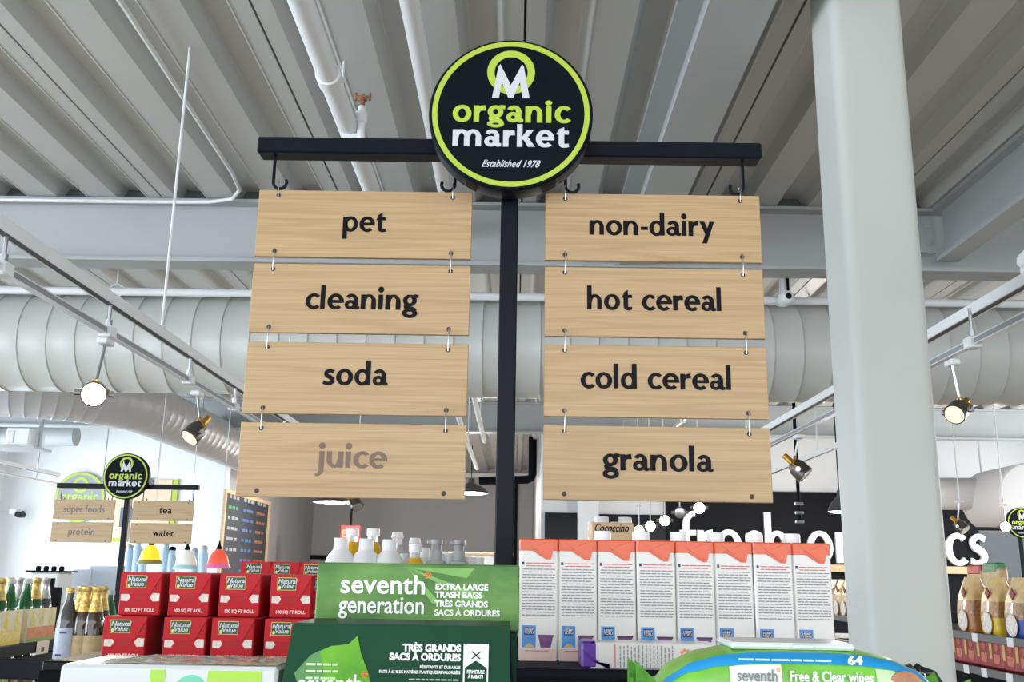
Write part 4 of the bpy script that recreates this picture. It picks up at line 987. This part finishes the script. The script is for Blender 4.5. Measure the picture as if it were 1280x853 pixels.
mb = MB(); nx, ny = 26, 10; r_ = random.Random(11)
for j in range(ny + 1):
    for i in range(nx + 1):
        mb.v.append((.03 + .168 * i / nx + .02 * j / ny * (1 - i / nx), .012 + .095 * j / ny, .0930 + .0022 * abs(math.sin(i * .9 + j * .7)) * r_.uniform(.2, 1) * (1 if 0 < j < ny else .2)))
for j in range(ny):
    for i in range(nx): k = j * (nx + 1) + i; mb.f.append((k, k + 1, k + nx + 2, k + nx + 1))
obj('torn_film', mb, t, m=mat('wrap_film', s2l(214, 206, 196), .15, scale=18, col2=s2l(150, 170, 110), coat=.6, alpha=.9))

# ---- wipes packs, bottom right
WGRN = mat('wipes_green', s2l(116, 188, 66), .35, var=.18, scale=22, coat=.1); WBLU = mat('wipes_blue', s2l(34, 156, 222), .35, coat=.1); WPAL = mat('wipes_pale', s2l(196, 224, 176), .3, coat=.3)
def wp(tx, th, off=0.0):
    """point on the pillow pack: tx -1..1 along its length, th angle around"""
    a = max(.06, (1 - abs(tx) ** 3.2)) ** .62
    hy, hz = .052 * (a * .35 + .65), .036 * a
    c, s = math.cos(th), math.sin(th); e = .55
    y = hy * math.copysign(abs(c) ** e, c); z = hz * math.copysign(abs(s) ** e, s)
    wr = .0012 * math.sin(tx * 31 + th * 3) * (abs(tx) ** 3)
    return (.108 * tx, y + off * c, z + wr + off * s)
def wpatch(t0, t1, a0, a1, off, nt_=36, na=20):
    mb = MB()
    for i in range(nt_ + 1):
        tx = t0 + (t1 - t0) * i / nt_
        for j in range(na + 1): mb.v.append(wp(tx, RAD(a0 + (a1 - a0) * j / na), off))
    for i in range(nt_):
        for j in range(na): k = i * (na + 1) + j; mb.f.append((k, k + 1, k + na + 2, k + na + 1))
    return mb
def wipes(label, loc, rot, full=True):
    t = thing('wipes_pack', label, 'pack', loc, rot, 'wipes packs')
    obj('film_body', wpatch(-1, 1, 0, 360, 0, 48, 40), t, m=WGRN)
    for sx in (-1, 1):
        mb = MB(); n = 14
        for i in range(n + 1):
            y = -.04 + .08 * i / n; zz = .004 * math.sin(i * 1.9)
            for d in range(3): mb.v.append((sx * (.105 + d * .011), y * (1 + d * .12), zz * (1 + d) + .007 * d * (.5 if sx > 0 else 1.4) * math.sin(i * .8)))
        for i in range(n):
            for d in range(2): k = i * 3 + d; mb.f.append((k, k + 1, k + 4, k + 3))
        obj('end_seal', mb, t, m=mat('seal_green', s2l(84, 150, 56), .35, var=.35, scale=70, spec=.3))
    if full:
        obj('blue_band', wpatch(-.985, .985, 124, 149, .0006, 48, 10), t, m=WBLU)
        obj('pale_shoulder', wpatch(.5, .8, 151, 200, .0007, 16, 12), t, m=WPAL)
        obj('white_label', wpatch(-.52, -.16, 151, 200, .0008, 14, 14), t, m=PWHITE)
        obj('lid', MB().cbox(-.052, .045, -.034, .034, .0345, .0395, .0022), t, m=mat('lid_white', s2l(222, 228, 230), .35))
        obj('lid_catch', MB().cbox(-.004, .012, -.0352, -.034, .0355, .0385, .0005), t, m=mat('lid_grey', s2l(200, 212, 214), .3))
    return t
wtop = wipes('green wipes pack with a white lid and blue band, upper pack', (.222, .835, 1.511), RAD(-1.5))
yf = -.0535
obj('lettering', font_mesh('lettering', 'seventh', .0125, mat('print_grey', s2l(110, 120, 122), .5), .0001, fit=.030), wtop, (-.0365, yf - .001, .0165))
obj('blossom', blossom(.0011), wtop, (-.0205, yf - .001, .0215), m=PORANGE)
obj('lettering', font_mesh('lettering', 'generation', .0085, _mats['print_grey'], .0001, fit=.030), wtop, (-.0365, yf - .001, .0085))
obj('lettering', font_mesh('lettering', 'Free & Clear wipes', .0105, PWHITE, .0002, fit=.062), wtop, (.019, yf - .0008, .0165))
obj('lettering', font_mesh('lettering', 'Lingettes Pures et simples', .0095, PWHITE, .0002, fit=.074), wtop, (.018, yf - .0008, .0075))
obj('lettering', font_mesh('lettering', '64', .0085, PWHITE, .0003, fit=.011), wtop, (.038, yf + .0015, .0285))
obj('small_print', print_block('small_print', -.05, .025, .0275, .0275, 1, .0014, yf + .0008, mat('print_sky', s2l(190, 225, 245), .5), 14, .006, .014), wtop)
obj('picture_tan', MB().prism([(.076 + .0125 * math.cos(RAD(i * 18)), .011 + .0105 * math.sin(RAD(i * 18))) for i in range(20)], yf + .004, yf + .006), wtop, m=mat('print_tan', s2l(176, 120, 86), .5, var=.2, scale=90))
w2 = wipes('green wipes pack lying underneath the pack with white lid', (.19, .83, 1.4565), RAD(2), False)

# ================================================================== LEFT AISLE: BOTTLES AND CARRIERS
ZL = 1.312; XL = -1.85
t = thing('aisle_shelf', 'black shelf unit with bottle carriers along the left aisle', 'shelf', (0, 0, 0))
obj('shelf_board', MB().cbox(XL - .4, XL, 2.6, 5.0, ZL - .03, ZL, .003), t, m=BLACKS)
obj('front_lip', MB().cbox(XL, XL + .012, 2.6, 5.0, ZL - .038, ZL + .004, .003), t, m=BLACKM)
obj('shelf_board', MB().cbox(XL - .4, XL, 2.6, 5.0, 1.04, 1.07, .003), t, m=BLACKS)
obj('base', MB().cbox(XL - .42, XL, 2.6, 5.0, 0, .2, .003), t, m=BLACKS)
for y in (2.62, 4.98): obj('upright', MB().cbox(XL - .42, XL - .38, y - .02, y + .02, .2, 1.5, .003), t, m=BLACKS)
p = atX(56, 800, XL + .02)
tg = thing('price_tag', 'white price tag hanging from the left aisle shelf edge', 'tag', (XL + .014, p.y, ZL - .085))
obj('card', MB().cbox(0, .002, -.05, .05, -.06, .09, .0005), tg, m=mat('tag_cream', s2l(228, 220, 204), .6))
obj('spot_print', MB().cbox(.002, .0025, -.012, .012, .05, .066, .0002), tg, m=mat('ink_brown', s2l(90, 70, 60), .6))
obj('small_print', MB().box(.002, .0024, -.03, .03, .03, .034).box(.002, .0024, -.03, .02, .015, .019).box(.002, .0024, -.03, .025, .0, .004), tg, m=INK)
GLG = mat('green_glass', s2l(30, 120, 62), .1, trans=.4, coat=.5); GLB = mat('brown_glass', s2l(58, 40, 30), .1, coat=.6); GLC = mat('smoke_glass', s2l(84, 84, 84), .1, trans=.3, coat=.5)
FOIL = mat('gold_foil', s2l(224, 190, 110), .3, .55, var=.35, scale=60, bump=.5, bscale=120); SILV = mat('silver_foil', s2l(205, 208, 214), .25, .6, var=.2, scale=60)
def bottle(label, x, y, z, kind, H=.235, group='bottles in the left aisle'):
    t = thing('glass_bottle', label, 'bottle', (x, y, z), 0, group); k = H / .235
    gm = {'green': GLG, 'brown': GLB, 'smoke': GLC, 'gold': GLG, 'clear': GLC}[kind]
    P = [(.03, 0), (.032, .004), (.032, .115), (.0305, .135), (.022, .165), (.0145, .195), (.0132, .222)]
    obj('glass', MB().lathe([(r, z_ * k) for r, z_ in P], 20), t, m=gm)
    if kind in ('brown', 'gold', 'clear'):
        f = FOIL if kind != 'clear' else SILV
        obj('foil', MB().lathe([(.0245, .158 * k), (.0228, .166 * k), (.0154, .195 * k), (.0142, .222 * k), (.0165, .226 * k), (.0165, .238 * k), (.003, .24 * k)], 20), t, m=f)
    else:
        obj('cap', MB().lathe([(.015, .218 * k), (.016, .222 * k), (.0145, .234 * k), (.003, .236 * k)], 18), t, m=SIGNW if kind == 'green' else FOIL)
    if kind == 'brown': obj('label', MB().lathe([(.0326, .012 * k), (.0326, .085 * k)], 20), t, m=mat('label_kraft', s2l(176, 152, 112), .6, var=.1, scale=40))
    if kind == 'smoke':
        obj('label', MB().lathe([(.0326, .01 * k), (.0326, .108 * k)], 20), t, m=mat('label_silver', s2l(176, 186, 206), .4, var=.12, scale=30))
        obj('small_print', MB().box(-.012, .006, -.034, -.032, .02, .026).box(-.006, .016, -.034, -.032, .09, .096), t, m=NAVY)
    return t
# carriers: cardboard packs, three bottles along the front
def carrier(label, y0, y1, z, cols, heads, lab2, H=.125):
    t = thing('bottle_carrier', label, 'carrier', (XL - .02, y0, z), 0, 'bottle carriers'); L = y1 - y0
    obj('box', MB().cbox(-.145, -.141, 0, L, 0, H, .001).cbox(-.004, 0, 0, L, 0, H, .001).cbox(-.141, -.004, 0, .004, 0, H, .001).cbox(-.141, -.004, L - .004, L, 0, H, .001).box(-.141, -.004, .004, L - .004, .0, .003), t, m=mat('carrier_' + label[:12], cols[0], .5, var=.08, scale=30))
    obj('colour_band', MB().box(0, .0006, .004, L - .004, H * .12, H * .45), t, m=mat('band_' + label[:12], cols[1], .5, var=.15, scale=60))
    obj('foot_band', MB().box(0, .0007, .004, L - .004, .002, H * .12), t, m=mat('foot_' + label[:12], cols[2], .5))
    for k in range(3):
        y = L * (k + .5) / 3
        obj('fruit_print', MB().cyl((0, y, H * .62), (.0009, y, H * .62), .017, n=14), t, m=mat('fruit_' + label[:12], cols[3], .5, var=.2, scale=80))
        obj('bottle_print', MB().box(0, .0008, y - .006, y + .006, H * .66, H * .95), t, m=mat('fruit_' + label[:12], cols[3]))
    for k in range(3):
        for j in range(2):
            bottle(lab2 % (('near', 'middle', 'far')[k] + (' front' if j == 0 else ' back')), XL - .02 - .038 - .068 * j, y0 + L * (k + .5) / 3, z + .003, heads[(k + j) % len(heads)], .235)
ys = [atX(u, 800, XL).y for u in (-8, 36, 38.5, 77)]
carrier('lemon yellow bottle carrier on the left aisle shelf', ys[0], ys[0] + .235, ZL, (s2l(226, 218, 190), s2l(236, 214, 120), s2l(240, 210, 80), s2l(238, 214, 60)), ('green', 'gold'), '%s bottle in the lemon carrier')
carrier('orange and green bottle carrier on the left aisle shelf', ys[2] + .0, ys[2] + .235, ZL, (s2l(222, 208, 170), s2l(214, 130, 84), s2l(140, 170, 80), s2l(200, 200, 130)), ('green', 'gold', 'clear'), '%s bottle in the orange carrier')
carrier('green bottle carrier on the lower left shelf', ys[0] - .05, ys[0] + .185, 1.07, (s2l(150, 180, 80), s2l(120, 165, 60), s2l(210, 200, 150), s2l(220, 215, 150)), ('smoke',), '%s bottle in the green lower carrier', .16)
carrier('brown bottle carrier on the lower left shelf', ys[0] + .2, ys[0] + .43, 1.07, (s2l(110, 96, 88), s2l(180, 110, 70), s2l(90, 80, 76), s2l(190, 160, 110)), ('smoke',), '%s bottle in the brown lower carrier', .16)
# end display with a silver labelled bottle and brown bottles
ZE = 1.300
t = thing('end_display', 'black end display shelf holding gold foil bottles', 'shelf', (0, 0, 0))
obj('shelf_board', MB().cbox(-1.66, -1.22, 3.28, 3.72, ZE - .03, ZE, .003), t, m=BLACKS)
obj('front_lip', MB().cbox(-1.66, -1.22, 3.268, 3.28, ZE - .05, ZE + .012, .003), t, m=BLACKM)
obj('column', MB().cbox(-1.62, -1.26, 3.5, 3.7, 0, ZE - .03, .003), t, m=BLACKS)
for u, v, yy, kd, lab in ((88.5, 737, 3.33, 'smoke', 'silver labelled bottle at the left on the end display'), (109, 733, 3.34, 'brown', 'brown bottle with gold foil, left of two at the front'), (122.5, 734, 3.34, 'brown', 'brown bottle with gold foil, right of two at the front'),
                      (103, 733, 3.48, 'brown', 'brown gold foil bottle behind the silver labelled one'), (117, 733, 3.5, 'brown', 'brown gold foil bottle in the second row'), (130, 733, 3.5, 'brown', 'brown gold foil bottle beside the red boxes'), (139, 735, 3.62, 'green', 'green bottle beside the red roll boxes')):
    p = atY(u, v, yy); bottle(lab, p.x, yy, ZE, kd, .232 if kd != 'green' else .22, 'bottles on the end display')

# ================================================================== RIGHT AISLE: BAGS
XG = 2.4
p = atX(1240, 795, XG); ZR = p.z
t = thing('aisle_shelf', 'black shelf unit with snack bags along the right aisle', 'shelf', (0, 0, 0))
obj('shelf_board', MB().cbox(XG, XG + .5, 3.6, 8.4, ZR - .03, ZR, .003), t, m=BLACKS)
obj('front_lip', MB().cbox(XG - .012, XG, 3.6, 8.4, ZR - .036, ZR + .004, .003), t, m=mat('lip_grey', s2l(96, 96, 98), .4))
p2_ = atX(1240, 838, XG); ZR2 = p2_.z
obj('shelf_board', MB().cbox(XG, XG + .5, 3.6, 8.4, ZR2 - .03, ZR2, .003), t, m=BLACKS)
obj('front_lip', MB().cbox(XG - .012, XG, 3.6, 8.4, ZR2 - .036, ZR2 + .004, .003), t, m=_mats['lip_grey'])
obj('back_panel', MB().cbox(XG + .5, XG + .52, 3.6, 8.4, .15, ZR + .06, .003), t, m=BLACKS)
obj('base', MB().cbox(XG, XG + .52, 3.6, 8.4, 0, .15, .003), t, m=BLACKS)
TAGW = mat('tag_white', s2l(222, 222, 222), .5)
for z, us in ((ZR, (1222, 1266)), (ZR2, (1208, 1230, 1261))):
    for u in us:
        y = atX(u, 800, XG).y; obj('shelf_tag', MB().cbox(XG - .015, XG - .012, y - .03, y + .03, z - .04, z + .002, .0005), t, m=TAGW)
def bag(label, y, z, H, W_, cols, depth=.1):
    """stand-up bag facing the aisle (-x); y is its near edge"""
    t = thing('snack_bag', label, 'bag', (XG + .035, y, z), 0, 'snack bags in the right aisle')
    key = label
    prof = [(0, .85, 1.0), (.06, 1.0, 1.0), (.35, 1.08, .98), (.65, .9, .93), (.85, .5, .88), (.95, .2, .86), (1.0, .12, .86)]
    def shell(f0, f1, off=0.0):
        mb = MB(); rows = [(f0 + (f1 - f0) * i / 8) for i in range(9)]
        for f in rows:
            for q in range(len(prof) - 1):
                if prof[q][0] <= f <= prof[q + 1][0]:
                    tt = (f - prof[q][0]) / (prof[q + 1][0] - prof[q][0]); d = prof[q][1] + (prof[q + 1][1] - prof[q][1]) * tt; w = prof[q][2] + (prof[q + 1][2] - prof[q][2]) * tt
                    break
            for a, b in rsq(-depth / 2 * d - off, depth / 2 * d + off, -W_ / 2 * w - off, W_ / 2 * w + off, max(.004, min(.018, depth * d * .35)), 3):
                mb.v.append((depth / 2 + a, W_ / 2 + b, f * H))
        n = 16
        for i in range(8):
            for j in range(n): mb.f.append((i * n + j, i * n + (j + 1) % n, (i + 1) * n + (j + 1) % n, (i + 1) * n + j))
        mb.f.append(tuple(range(n))[::-1]); mb.f.append(tuple(8 * n + j for j in range(n)))
        return mb
    obj('bag_body', shell(0, 1), t, m=mat('bag_' + key, cols[0], .35, var=.12, scale=25, coat=.4, bump=.25, bscale=30))
    obj('window_band', shell(.3, .58, .001), t, m=mat('bagw_' + key, cols[1], .3, var=.4, scale=55, coat=.3))
    obj('colour_foot', shell(.0, .3, .0015), t, m=mat('bagf_' + key, cols[2], .35, var=.1, scale=30, coat=.3))
    mb = MB().lathe([(.055, 0), (.05, -.004)], 18, (-.012, W_ / 2, H * .2), 'x')
    obj('oval_print', mb, t, m=mat('bago', s2l(226, 216, 205), .4, var=.25, scale=60))
    obj('emblem', MB().lathe([(.03, 0), (.026, -.004)], 4, (.005, W_ / 2, H * .72), 'x'), t, m=mat('bage', s2l(120, 36, 38), .4))
    return t
def yfor(u): return atX(u, 760, XG + .04).y
for u1, cols, lab in ((1279, (s2l(216, 184, 132), s2l(150, 112, 74), s2l(40, 70, 150)), 'tan snack bag with a blue foot at the right edge'),
                     (1247, (s2l(214, 180, 116), s2l(164, 118, 70), s2l(222, 184, 40)), 'tan snack bag with a yellow foot'),
                     (1216, (s2l(212, 176, 118), s2l(160, 112, 72), s2l(180, 120, 70)), 'tan snack bag with brown foot beside the column'),
                     (1316, (s2l(190, 160, 120), s2l(130, 100, 70), s2l(120, 80, 60)), 'brown snack bag cut by the right picture edge')):
    y = yfor(u1); bag(lab, y, ZR, .285, .19, cols, .115)
for u1, lab, c in ((1262, 'orange snack bag filling the gap before the blue footed bag', s2l(222, 150, 60)), (1232, 'orange brown snack bag behind the yellow footed bag', s2l(196, 120, 54))):
    y = yfor(u1); b_ = bag(lab, y, ZR, .27, .17, (c, s2l(150, 90, 50), s2l(120, 76, 44)), .1); b_.location.x = XG + .2
for u1, lab, c in ((1062, 'tan bag glimpsed between cartons and column', s2l(206, 150, 90)), (1053, 'yellow bag glimpsed between cartons and column', s2l(214, 170, 80)), (1044, 'brown bag glimpsed just right of the last carton', s2l(150, 110, 70))):
    y = yfor(u1); bag(lab, y, ZR, .26, .19, (c, s2l(196, 160, 110), s2l(170, 130, 60)), .1)
# tags and packs standing on the back of the bag shelf
for u, lab, c, hh in ((1221, 'red packet standing up behind the tan bags', s2l(190, 60, 56), .36), (1241, 'green tagged packet standing up behind the tan bags', s2l(50, 130, 84), .37)):
    y = atX(u, 712, XG + .36).y; t = thing('packet', lab, 'packet', (XG + .34, y, ZR), 0, 'packets behind the bags')
    obj('body', MB().cbox(0, .06, -.1, .1, 0, hh - .03, .01), t, m=mat('pk_body', s2l(190, 160, 110), .4, var=.15, scale=30)); obj('header', MB().cbox(-.004, .064, -.085, .085, hh - .06, hh, .01), t, m=mat('pk_' + lab[:6], c, .4))
# red packets on the lower shelf
RPK = mat('packet_red', s2l(150, 40, 44), .35, var=.25, scale=30, coat=.3)
for i, u1 in enumerate((1300, 1283, 1266, 1249, 1233, 1217, 1202)):
    y = yfor(u1)
    t = thing('red_packet', 'dark red packet on the lower right shelf, %s from the right edge' % (ords[i]), 'packet', (XG + .03, y, ZR2), 0, 'red packets')
    obj('body', MB().cbox(0, .1, 0, .135, 0, .15, .012), t, m=RPK)
    obj('window', MB().cbox(-.002, 0, .02, .08, .03, .075, .0005), t, m=mat('pk_win', s2l(196, 110, 90), .4, var=.3, scale=60))
    obj('gold_stripe', MB().cbox(-.0025, 0, .1, .125, .05, .14, .0005), t, m=mat('pk_gold', s2l(206, 170, 90), .4))
    obj('oval_print', MB().lathe([(.022, 0), (.02, -.003)], 14, (0, .05, .11), 'x'), t, m=mat('pk_rose', s2l(176, 84, 74), .4))
# crumpled black bag beside the column
p = atY(1137, 845, 1.3)
mb = MB(); r_ = random.Random(5)
mb.lathe([(.02, -.08), (.05, -.05), (.045, -.01), (.03, .012), (.012, .02)], 14)
mb.v = [(.62 * x * (1 + r_.uniform(-.25, .25)), y * (1 + r_.uniform(-.25, .25)), z * .68 + r_.uniform(-.005, .005)) for x, y, z in mb.v]
t = obj('crumpled_bag', mb, None, (p.x + .008, 1.3, 1.479), m=mat('black_film', s2l(22, 22, 24), .25, coat=.4))
tag(t, 'crumpled black plastic bag at the foot of the column', 'bag')
